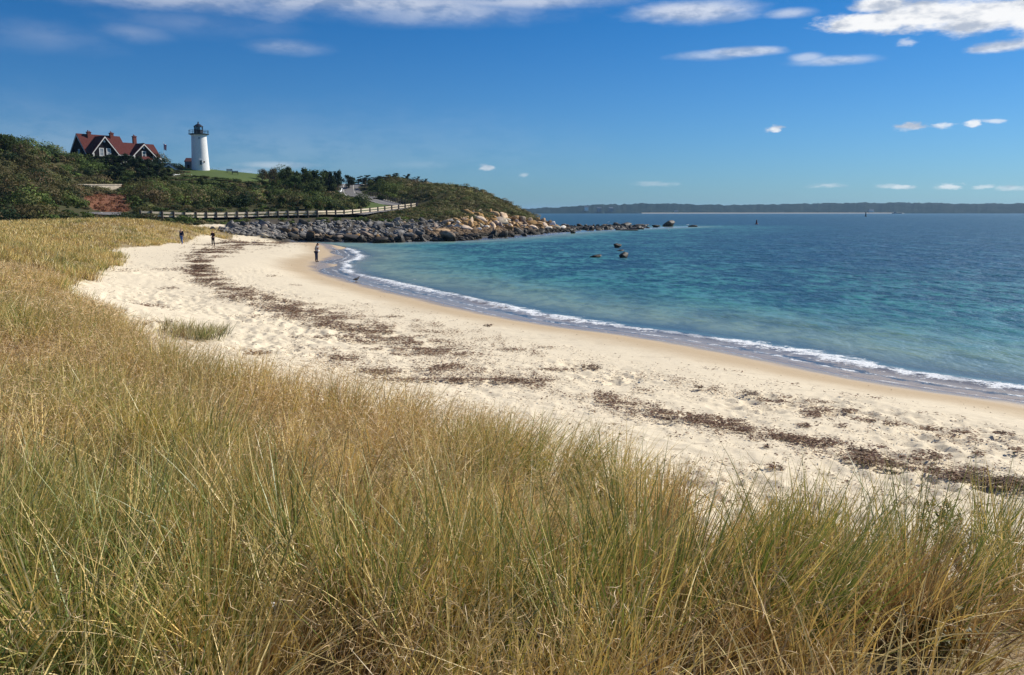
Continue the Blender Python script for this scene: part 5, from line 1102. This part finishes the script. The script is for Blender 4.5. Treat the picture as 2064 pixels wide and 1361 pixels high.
# ------------------------------------------------------------------ people
def skin_obj(name, pts, edges, rad, mat, parent, root=0, sub=2):
    me = bpy.data.meshes.new(name); me.from_pydata([tuple(p) for p in pts], edges, []); me.update()
    o = bpy.data.objects.new(name, me); COL.objects.link(o); o.parent = parent
    md = o.modifiers.new("skin", 'SKIN'); md.use_smooth_shade = True
    for i, d in enumerate(me.skin_vertices[0].data):
        r = rad[i]; d.radius = r if isinstance(r, tuple) else (r, r); d.use_root = (i == root)
    s = o.modifiers.new("sub", 'SUBSURF'); s.levels = sub; s.render_levels = sub; me.materials.append(mat); return o
def cloth(name, c): return simple_mat(name, c, .85, .15, 6, .15)
m_skin = simple_mat("skin", (0.55, 0.33, 0.23), .55, .3)
def person(px, py, hpx, face_deg, J, label_h, label, mats, hair, extra=None):
    x, Y = hit(px, py); z = H(x, Y); height = hpx * math.hypot(x, Y) / F * 1.02; root = empty("person", (x, Y, z), math.radians(face_deg), label, "person"); s = height / 1.72; root.scale = (s, s, s)
    j = {k: Vector(v) for k, v in J.items()}; P, E, R_ = [], [], []; ix = {}
    def v(n, p, r): ix[n] = len(P); P.append(Vector(p)); R_.append(r); return ix[n]
    v("pelvis", j["pelvis"], (.13, .095)); v("spine", j["spine"], (.12, .09)); v("chest", j["chest"], (.15, .10)); v("neck", j["neck"], .052); v("chin", j["chin"], .075); v("head", j["head"], (.082, .095)); v("crown", j["crown"], .07)
    v("nose", j["chin"].lerp(j["head"], .45) + (j["fwd"] * .085), .016)
    for a, b in (("pelvis", "spine"), ("spine", "chest"), ("chest", "neck"), ("neck", "chin"), ("chin", "head"), ("head", "crown"), ("chin", "nose")): E.append((ix[a], ix[b]))
    for sd_ in ("L", "R"):
        v("sh" + sd_, j["sh" + sd_], .062); v("el" + sd_, j["el" + sd_], .043); v("wr" + sd_, j["wr" + sd_], .028)
        E += [(ix["chest"], ix["sh" + sd_]), (ix["sh" + sd_], ix["el" + sd_]), (ix["el" + sd_], ix["wr" + sd_])]
        w0 = j["wr" + sd_]; d = (w0 - j["el" + sd_]).normalized(); side = d.orthogonal().normalized() if abs(d.z) < .9 else Vector((0, 1, 0)); pal = w0 + d * .07; v("pa" + sd_, pal, (.035, .016)); E.append((ix["wr" + sd_], ix["pa" + sd_]))
        cur = Vector((0, 0, 0)) + d.cross(side).normalized() * .012
        for k, L in enumerate((.062, .075, .08, .07)):
            f0 = pal + side * (.027 - .018 * k) + d * .015; a = v(f"f{k}a{sd_}", f0 + d * L * .45 + cur * .5, .0085); b = v(f"f{k}b{sd_}", f0 + d * L * .85 + cur * 2.0, .0075); E += [(ix["pa" + sd_], a), (a, b)]
        a = v("t0" + sd_, w0 + d * .035 + side * .04, .0105); b = v("t1" + sd_, w0 + d * .075 + side * .058, .009); E += [(ix["wr" + sd_], a), (a, b)]
        v("hip" + sd_, j["hip" + sd_], .085); v("kn" + sd_, j["kn" + sd_], .056); v("an" + sd_, j["an" + sd_], .038); v("toe" + sd_, j["an" + sd_] + j["foot"] * .16 + Vector((0, 0, -.045)), .036)
        E += [(ix["pelvis"], ix["hip" + sd_]), (ix["hip" + sd_], ix["kn" + sd_]), (ix["kn" + sd_], ix["an" + sd_]), (ix["an" + sd_], ix["toe" + sd_])]
    skin_obj("body", P, E, R_, m_skin, root)
    top, leg, shoe = mats
    T = ["pelvis", "spine", "chest", "shL", "elL", "wrL", "shR", "elR", "wrR"]; tr_ = [(.158, .122), (.145, .112), (.168, .122), .082, .06, .045, .082, .06, .045]; pz = [P[ix[n]].copy() for n in T]
    pz[0].z -= .02; skin_obj("jacket", pz, [(0, 1), (1, 2), (2, 3), (3, 4), (4, 5), (2, 6), (6, 7), (7, 8)], tr_, top, root)
    T = ["pelvis", "hipL", "knL", "anL", "hipR", "knR", "anR"]; pz = [P[ix[n]].copy() for n in T]; skin_obj("trousers", pz, [(0, 1), (1, 2), (2, 3), (0, 4), (4, 5), (5, 6)], [(.15, .115), .10, .073, .056, .10, .073, .056], leg, root)
    for sd_ in ("L", "R"): a = j["an" + sd_] + Vector((0, 0, -.035)) - j["foot"] * .03; skin_obj("shoe", [a, a + j["foot"] * .1, a + j["foot"] * .21 + Vector((0, 0, -.01))], [(0, 1), (1, 2)], [.045, .048, .036], shoe, root, sub=1)
    hc, hl = hair; h0 = j["head"] - j["fwd"] * .028; hp = [j["crown"] + Vector((0, 0, .012)), h0, h0 - j["fwd"] * .02 + (j["neck"] - j["head"]) * hl]
    skin_obj("hair", hp, [(0, 1), (1, 2)], [.078, (.098, .095), .07], hc, root)
    mb = MB(); ey = j["chin"].lerp(j["head"], .75) + j["fwd"] * .088; sx = j["fwd"].cross(Vector((0, 0, 1))).normalized()
    for q in (-1, 1): c_ = ey + sx * (.032 * q); mb.box(c_.x - .009, c_.x + .009, c_.y - .009, c_.y + .009, c_.z - .006, c_.z + .006)
    mb.build("eyes", m_blk, root); c_ = j["chin"] + j["fwd"] * .078 + Vector((0, 0, -.012)); mb = MB(); mb.box(c_.x - .02, c_.x + .02, c_.y - .006, c_.y + .006, c_.z - .004, c_.z + .004); mb.build("mouth", cloth("lips", (.35, .12, .1)), root)
    if extra: extra(root, j)
    return root
def std(lean=0.0, head=0.0):
    f = Vector((0, -1, 0)); J = dict(pelvis=(0, 0, .93), spine=(0, -lean * .3, 1.1), chest=(0, -lean * .8, 1.33), neck=(0, -lean * 1.15 - .0, 1.47), chin=(0, -lean * 1.3 - .03 - head * .3, 1.54), head=(0, -lean * 1.4 - .01 - head * .6, 1.61), crown=(0, -lean * 1.4 - head * .9, 1.665 - head * .25),
             hipL=(.09, 0, .88), hipR=(-.09, 0, .88), foot=(0, -1, 0))
    J["fwd"] = Vector((0, -1, -head * 3)).normalized(); return J
J = std(); J.update(shL=(.18, 0, 1.40), elL=(.235, .03, 1.13), wrL=(.225, -.04, .90), shR=(-.18, 0, 1.40), elR=(-.235, .03, 1.13), wrR=(-.225, -.03, .90), knL=(.075, -.08, .48), anL=(.055, -.02, .08), knR=(-.075, .0, .49), anR=(-.05, .14, .11))
person(367, 493, 29, -18, J, 1.74, "person in a dark navy jacket and blue jeans walking beside the dune grass", (cloth("navy_jacket", (.012, .017, .05)), cloth("blue_jeans", (.07, .13, .30)), cloth("pale_shoe", (.3, .22, .18))), (cloth("grey_hair", (.09, .08, .07)), .35))
J = std(head=.06); J.update(shL=(.17, 0, 1.40), elL=(.24, -.02, 1.14), wrL=(.07, -.20, 1.10), shR=(-.17, 0, 1.40), elR=(-.24, -.02, 1.14), wrR=(-.06, -.20, 1.12), knL=(.12, -.02, .48), anL=(.15, .0, .08), knR=(-.11, -.02, .48), anR=(-.13, .0, .08))
def phone(root, j): mb = MB(); mb.box(-.05, .05, -.31, -.28, 1.09, 1.17); mb.build("held_item", m_white, root)
person(430, 496, 28.5, -15, J, 1.66, "person dressed in black standing with legs apart, hands at the waist", (cloth("black_top", (.022, .010, .014)), cloth("black_trousers", (.014, .012, .016)), cloth("dark_shoe", (.04, .03, .02))), (cloth("brown_hair", (.10, .07, .05)), .4), phone)
J = std(lean=.12, head=.10); J.update(shL=(.16, -.12, 1.37), elL=(.20, -.02, 1.11), wrL=(.10, -.20, 1.00), shR=(-.16, -.12, 1.37), elR=(-.20, .0, 1.11), wrR=(-.10, -.20, .99), knL=(.06, -.05, .49), anL=(.07, -.03, .08), knR=(-.07, .01, .49), anR=(-.08, .03, .08))
def sleeve(root, j):
    skin_obj("scarf", [j["chest"] + Vector((0, -.09, -.02)), j["spine"] + Vector((0, -.13, .0))], [(0, 1)], [(.10, .06), (.09, .05)], cloth("dark_red_cloth", (.10, .012, .02)), root)
    mb = MB(); mb.box(-.12, .12, -.30, -.24, .93, 1.05); mb.build("held_item", m_white, root)
person(638, 528, 37, 72, J, 1.72, "person with long dark hair and grey jacket looking down beside the swash", (cloth("grey_jacket", (.30, .29, .29)), cloth("dark_jeans", (.02, .025, .06)), cloth("black_shoe", (.012, .012, .015))), (cloth("black_hair", (.010, .009, .011)), 1.5), sleeve)

# ------------------------------------------------------------------ seaweed thrown up on the sand
def beach_xyz(px, py):
    d0 = (px - 1032.0) / F; v = (680.5 - py) / F; dy, dz_ = CP + v * SP, -SP + v * CP; z = np.full(px.shape, 1.0)
    for _ in range(7): tt = (z - CZ) / dz_; x, y = d0 * tt, dy * tt; z = 0.5 * z + 0.5 * H0(x, y)
    return x, y, z
WEED = [(450,503,46,8,1),(492,491,48,5,.8),(400,522,26,10,1),(408,545,34,11,1),(430,565,42,10,1),(468,581,48,9,1),(500,597,58,9,1),(545,609,60,9,1),(575,622,66,9,1),(610,612,50,6,.8),(600,640,60,6,.9),(655,655,55,6,.9),(725,660,66,6,.9),(700,680,50,5,.8),(735,690,46,5,1),
 (800,705,70,4,.9),(842,716,60,4,.8),(690,724,34,5,.9),(765,752,48,8,1),(830,769,110,4,.8),(905,741,34,6,1),(872,748,42,6,.9),(960,768,120,3,.7),(640,682,60,3,.6),(292,620,62,6,.9),(320,628,38,3,1),(300,650,84,3,.7),(338,582,25,4,.8),(345,545,44,3,.7),(255,546,30,3,.5),(520,718,30,5,.8),
 (790,640,28,3,.8),(985,657,11,3,1.3),(556,557,22,2,.9),(600,575,24,2,.8),(1040,705,45,3,.8),(1100,700,60,2,.4),(1192,742,20,5,1.2),(1130,747,80,3,.7),(1050,769,90,3,.7),(1150,770,60,3,.4),(1225,800,30,9,.9),(1240,815,46,6,.8),(1190,832,12,2,1),(1410,783,11,4,1.3),(1365,764,20,2,.8),
 (1512,795,20,4,1.2),(1555,810,36,4,.8),(1590,804,14,3,.8),(1650,812,46,3,.6),(1340,835,42,7,1),(1352,851,18,4,1.4),(1415,848,52,11,1),(1470,860,50,12,1),(1500,872,26,5,.8),(1575,884,34,6,1),(1625,893,44,8,1),(1680,897,30,5,.8),(1735,915,32,8,1.3),(1745,932,52,11,1.1),
 (1800,944,56,8,1),(1880,923,42,8,1.1),(1850,930,40,5,.7),(1920,962,60,9,1.1),(1990,975,66,13,1.2),(2060,982,50,13,1.2),(1960,952,50,5,.7),(1632,838,24,6,.9),(1622,862,18,4,1),(1708,830,26,6,.9),(1660,829,50,3,.5),(1755,851,44,4,.7),(1805,858,38,4,.7),(1870,868,30,4,.9),
 (1945,876,34,4,1.1),(2024,876,22,4,1.3),(2050,912,22,5,.9),(1975,918,18,4,.7),(1560,947,24,4,1),(1545,905,9,3,1.2),(1770,905,24,3,.6),(1700,863,20,3,.6),(1300,790,30,3,.5),(1265,815,30,3,.5),(500,640,40,3,.5),(460,600,40,3,.5),(900,690,40,3,.6),(860,670,30,2,.6),(950,716,40,3,.5),(1740,800,60,2,.25),(1880,835,70,2,.25),(1450,745,70,2,.25),(1600,775,60,2,.25)]
def flakes(px, py, size_f, cols):
    x, y, z = beach_xyz(px, py); r = np.hypot(x, y); N = len(x); L = (0.035 + 0.0019 * r) * rng.uniform(0.5, 1.6, N) * size_f; Wd = L * rng.uniform(0.18, 0.5, N)
    a = rng.uniform(0, 2 * math.pi, N); u = np.stack([np.cos(a), np.sin(a), rng.normal(0, .12, N)], -1); v = np.stack([-np.sin(a), np.cos(a), rng.normal(0, .18, N)], -1)
    c0 = np.stack([x, y, z + 0.012 + np.abs(rng.normal(0, .022, N)) * (1 + r * .008)], -1)
    V = np.stack([c0 - u * L[:, None] * .5, c0 + v * Wd[:, None] * .5 + [0, 0, .006], c0 + u * L[:, None] * .5, c0 - v * Wd[:, None] * .5], 1).reshape(-1, 3)
    return V, np.arange(N * 4).reshape(N, 4), np.repeat(cols, 4, 0)
WCOL = np.array([[0.19,0.10,0.075],[0.15,0.075,0.06],[0.24,0.135,0.095],[0.11,0.065,0.05],[0.28,0.18,0.13],[0.17,0.10,0.09]]) * np.array([1.1, 1.2, 1.05])
parts = []
for cx_, cy_, hw, hh, dn in WEED:
    if cx_ < 700 and cy_ < 660: dn *= .55
    Ydist = 4.0 * F / max(30, cy_ - 427) ; sz_px = (0.035 + 0.0019 * Ydist) * F / Ydist; area = math.pi * hw * hh
    n = int(min(14000, area / max(1.0, sz_px * sz_px * 0.075) * dn * 1.9)); q = rng.uniform(0, 2 * math.pi, n); r = rng.uniform(0, 1, n) ** 0.62
    ex, ey = hw * r * np.cos(q), hh * r * np.sin(q); sh = 0.10 if cx_ > 1150 else 0.0; px, py = cx_ + ex, cy_ + ey + sh * ex
    nz = fbm(px / 26.0, py / 2.2, 610, 3); k = nz > (0.34 + 0.14 * r); px, py = px[k], py[k]
    if len(px) == 0: continue
    dark = 0.45 if dn >= 1.2 else 1.0; parts.append(flakes(px, py, 1.0, pick(WCOL, len(px)) * dark ** (rng.uniform(0, 1, len(px)) < .6)[:, None]))
# the long drift that follows the curve of the beach
bx = np.array([560,500,440,405,395,425,500,570,650,740,830,930]); by = np.array([486,490,500,520,545,567,597,616,640,664,690,716]); bw = np.array([50,60,50,34,34,40,70,80,85,90,90,80])
u = rng.uniform(0, len(bx) - 1.001, 60000); i_ = u.astype(int); f_ = u - i_; cx0 = bx[i_] * (1 - f_) + bx[i_ + 1] * f_; cy0 = by[i_] * (1 - f_) + by[i_ + 1] * f_; w0 = bw[i_] * (1 - f_) + bw[i_ + 1] * f_
g_ = rng.normal(0, .55, len(u)); px = cx0 + g_ * w0; py = cy0 + rng.normal(0, 4.5, len(u)) + g_ * 1.5
k = fbm(px / 34.0, py / 2.1, 640, 4) > (0.50 + 0.06 * np.abs(g_) + .03 * (u / len(bx))); parts.append(flakes(px[k], py[k], 1.0, pick(WCOL, int(k.sum()))))
for bx, by, bw, n_, th_ in (([830,930,1050,1180,1300,1440,1560,1700,1850,2080], [716,735,762,800,833,857,884,914,948,988], [80,80,80,70,60,60,60,60,60,60], 34000, .605),
                            ([700,800,900,1050,1200,1500,1750,2080], [622,642,668,706,742,796,850,908], [60,60,70,80,80,80,80,80], 40000, .63), ([620,760,900,1100], [700,745,765,775], [70,90,100,90], 14000, .61)):
    bx, by, bw = map(np.array, (bx, by, bw)); u = rng.uniform(0, len(bx) - 1.001, n_); i_ = u.astype(int); f_ = u - i_; cx0 = bx[i_] * (1 - f_) + bx[i_ + 1] * f_; cy0 = by[i_] * (1 - f_) + by[i_ + 1] * f_; w0 = bw[i_] * (1 - f_) + bw[i_ + 1] * f_
    g_ = rng.normal(0, .6, n_); px = cx0 + g_ * w0; py = cy0 + rng.normal(0, 8, n_); k = fbm(px / 40.0, (py - .16 * (px - cx0)) / 2.6, 660, 4) > (th_ + .03 * np.abs(g_)); parts.append(flakes(px[k], py[k], .8, pick(WCOL, int(k.sum()))))
# scattered wisps over the upper beach
n = 70000; px = rng.uniform(150, 2100, n); py = 470 + (rng.uniform(0, 1, n) ** 1.2) * 560; x, y, z = beach_xyz(px, py)
sd_ = seg_dist(x, y, WATERLINE); k = (z > .3) & (sd_ > 2.5) & ~in_poly(x, y, DUNE) & (y < 118) & (y > 6) & (fbm(px / 52, (py - .10 * px * (px > 1000)) / 3.6, 620, 4) > 0.575) & (rng.uniform(0, 1, n) < sstep(z, .45, .95) * .85 + .12)
parts.append(flakes(px[k], py[k], .75, pick(WCOL, int(k.sum()))))
V, Fq, cc = merge(parts); print("weed", len(Fq))
m_weed = leaf_mat("dried_seaweed", .8, .15, .12); tag(np_mesh("seaweed", V, Fq, m_weed, cols={"Col": cc}), "reddish brown dried seaweed strewn in drifts across the sand", "seaweed", kind='stuff')
# litter and leaves caught in the dune edge, then the few plants and objects one can single out
m_pl = leaf_mat("plant_leaf", .5, .3, .3)
def goldenrod(px, py, z, h, label, pal, name="goldenrod_plant", n_st=9):
    p = hit(px, py); zz = H(p[0], p[1]); root = empty(name, (p[0], p[1], zz), 0, label, "plant"); mb = MB(); Vs = []
    tips = []
    for i in range(n_st): a = rng.uniform(0, 6.28); l = rng.uniform(.15, .75) * h; tip = Vector((l * math.cos(a), l * math.sin(a), h * rng.uniform(.75, 1.05))); mb.tube((0, 0, -.03), tip, .005, .0025, 5, cap=False); tips.append(tip)
    mb.build("stem", m_bark, root); P = []; C_ = []
    for tip in tips:
        for k in range(70):
            f = rng.uniform(.3, 1.0); P.append(tip * f + Vector(tuple(rng.normal(0, .02, 3)))); C_.append(pal[1] if f > .82 and rng.uniform() < .6 else pal[0])
    P = np.array([p_[:] for p_ in P]); N = len(P); a = rng.uniform(0, 6.28, N); u = np.stack([np.cos(a), np.sin(a), rng.normal(.45, .3, N)], -1) * .035; v = np.stack([-np.sin(a), np.cos(a), rng.normal(0, .3, N)], -1) * .008
    V = np.stack([P, P + u * .5 + v, P + u, P + u * .5 - v], 1).reshape(-1, 3); cc_ = np.repeat(np.array(C_) * rng.uniform(.7, 1.3, (N, 1)), 4, 0); np_mesh("leaves", V, np.arange(N * 4).reshape(N, 4), m_pl, root, cols={"Col": cc_})
goldenrod(1938, 1150, 2.25, .42, "bushy yellow-green plant standing above the grass at the dune edge", ((.10, .14, .03), (.34, .32, .05)), n_st=12)
goldenrod(1872, 1345, 2.95, .24, "small orange-tinged plant low in the grass near the bare sand", ((.16, .15, .04), (.40, .22, .04)), n_st=7)
p = Pz(549, 1347, 3.12); mb = MB(); V0, F0 = rock_arrays(91, 2, 14); o = np_mesh("crumpled_paper", V0 * np.array([.032, .028, .022]), F0, simple_mat("white_paper", (.78, .77, .76), .8)); o.location = (p[0], p[1], H(p[0], p[1]) + .14); tag(o, "crumpled white scrap caught at the foot of the grass", "litter")

# ------------------------------------------------------------------ birds, floats, marker
m_bird_w = simple_mat("white_plumage", (.8, .8, .78), .8); m_bird_d = simple_mat("dark_plumage", (.02, .018, .02), .7)
def gull(px, py, z, s, mat, label, rz=0.0):
    p = Pz(px, py, z); pts = [(0, 0, .0), (.13, 0, .03), (.22, 0, .10), (.27, 0, .14), (.34, 0, .13), (-.14, 0, .0), (-.28, 0, .02), (.0, .05, -.08), (.0, -.05, -.08)]
    o = skin_obj("bird", pts, [(0, 1), (1, 2), (2, 3), (3, 4), (0, 5), (5, 6), (0, 7), (0, 8)], [.08, .07, .035, .04, .01, .06, .02, .012, .012], mat, None, sub=1); o.location = (p[0], p[1], z + .10 * s); o.scale = (s, s, s); o.rotation_euler = (0, 0, rz); return tag(o, label, "bird")
gull(674, 505, .12, 1.5, m_bird_w, "white gull at the tip of the sand spit behind the bather", 2.6); gull(718, 566, .03, 1.15, m_bird_d, "dark bird standing in the swash below the foam", 1.0)
gull(1226, 449, .9, 1.7, m_bird_w, "white gull perched at the middle of the reef"); gull(1386, 455, .02, 2.2, m_bird_w, "white gull past the tall reef boulder", .4); gull(1348, 466, 0, 1.5, m_bird_w, "white gull afloat in front of the reef", 2.0)
m_red = simple_mat("faded_red", (.16, .05, .045), .6)
def buoy(px, py, h, mat, label, r=.5):
    p = Pz(px, py, 0); mb = MB(); mb.lathe([(r * .9, -.5), (r, -.1), (r, .25), (r * .55, .4), (r * .32, h * .8), (r * .34, h * .82), (r * .34, h * .93), (.05, h)], 14); o = mb.build("buoy", mat); o.location = (p[0], p[1], 0); o.rotation_euler = (.08, -.06, 0); return tag(o, label, "buoy")
buoy(1525, 452.5, 1.9, m_red, "reddish channel buoy in open water right of the reef", .65); buoy(1745, 437, 5.0, m_iron, "distant dark channel buoy near the far shore", 1.3)

# ------------------------------------------------------------------ far shore
def far_shore():
    tops = [(1040,424.5),(1060,421),(1100,419.5),(1140,418.5),(1170,414.5),(1250,413),(1330,411),(1400,413),(1480,414.5),(1560,413),(1640,411),(1800,409.5),(1950,411.5),(2064,410.5),(2300,411),(2700,414)]
    pxs = np.arange(1040, 2700, 1.5); tp = np.interp(pxs, [a for a, _ in tops], [b for _, b in tops]); rows = [(0, 0), (30, .25), (70, .8), (110, 1.0), (200, 1.02), (380, .9), (700, .5)]; X, Y, Z = [], [], []
    for dY, fz in rows:
        for px, t_ in zip(pxs, tp):
            Y0 = 2750 + 120 * math.sin(px / 210.0) + dY; x = (px - 1032) / F * Y0; X.append(x); Y.append(Y0); Z.append(CZ + (427.5 - t_) / F * Y0 if fz else 0)
    X, Y, Z = map(np.array, (X, Y, Z)); fz = np.repeat([f for _, f in rows], len(pxs)); Z = np.where(fz > 0, Z * fz + (fz > .2) * ((fbm(X / 22, Y / 22, 700, 3) - .5) * 9 + (vnoise(X / 9, Y / 9, 705) - .5) * 3), -.5)
    n, m = len(rows), len(pxs); idx = np.arange(n * m).reshape(n, m); return np.stack([X, Y, Z], -1), np.stack([idx[:-1, :-1], idx[:-1, 1:], idx[1:, 1:], idx[1:, :-1]], -1).reshape(-1, 4)
m_far, t, out = new_mat("wooded_shore"); P = t.node('ShaderNodeNewGeometry').outputs['Position']; c = t.mix(t.ss(t.noise(P, .03, 5, .7), .4, .65), (.006, .020, .022), (.022, .038, .036)); t.l.new(t.pbsdf(Base_Color=c, Roughness=.95, Specular_IOR_Level=0.05), out.inputs[0])
V, Fq = far_shore(); tag(np_mesh("far_shore", V, Fq, m_far), kind='structure')
mb = MB(); m_beach = simple_mat("far_sand", (.34, .31, .25), .9)
for px in np.arange(1290, 1810, 6.0):
    ys = [2745 + 120 * math.sin(q / 210.0) for q in (px, px + 6)]; xs = [(q - 1032) / F * y for q, y in zip((px, px + 6), ys)]
    mb.add([(xs[0], ys[0] - 14, -.2), (xs[1], ys[1] - 14, -.2), (xs[1], ys[1] + 6, 2.6), (xs[0], ys[0] + 6, 2.6)], [(0, 1, 2, 3)])
tag(mb.build("far_beach", m_beach), kind='structure')
def far_house(px, py, w_, lb, wm=None):
    Y = 2750 + 120 * math.sin(px / 210.0) + 20; x, _, z = Pd(px, py, Y); o = empty("house", (x, Y, z), random.uniform(-.3, .3), lb, "house", "distant houses on the far shore"); gable_house(o, -w_ / 2, w_ / 2, 0, 8, -6, 5, 8.5, wm or m_white, m_greyw, .5)
far_house(1182, 421, 12, "pale house high on the far shore, leftmost"); far_house(1208, 423, 14, "pale house on the far shore, second from the left", m_greyw); far_house(1232, 423, 12, "low pale house on the far shore, third from the left", m_greyw)
far_house(1363, 429, 12, "white house at the water's edge of the far shore"); far_house(1757, 427.5, 16, "white house near the right end of the far beach")
p = Pd(1808, 430.6, 2500); o = empty("boat", (p[0], p[1], 0), 0.1, "dark low boat off the right end of the far beach", "boat")
mb = MB(); mb.poly_extrude([(-14, -3, 0), (13, -3, 0), (16, -3, 2.6), (-15, -3, 2.2)], (0, 6, 0)); mb.build("hull", m_iron, o); mb = MB(); mb.box(-9, -3, -2, 2, 2.2, 5.2); mb.build("wheelhouse", m_greyw, o)

# ------------------------------------------------------------------ sea air
m_haze = bpy.data.materials.new("haze"); m_haze.use_nodes = True; t = NT(m_haze.node_tree); out = t.node('ShaderNodeOutputMaterial'); pv = t.node('ShaderNodeVolumePrincipled')
pv.inputs['Color'].default_value = (0.42, 0.70, 1.0, 1); pv.inputs['Density'].default_value = 0.000075; pv.inputs['Anisotropy'].default_value = 0.2; t.l.new(pv.outputs[0], out.inputs['Volume'])
mb = MB(); mb.box(-12600, 12600, -12600, 12600, -8, 62); tag(mb.build("haze", m_haze), kind='stuff')
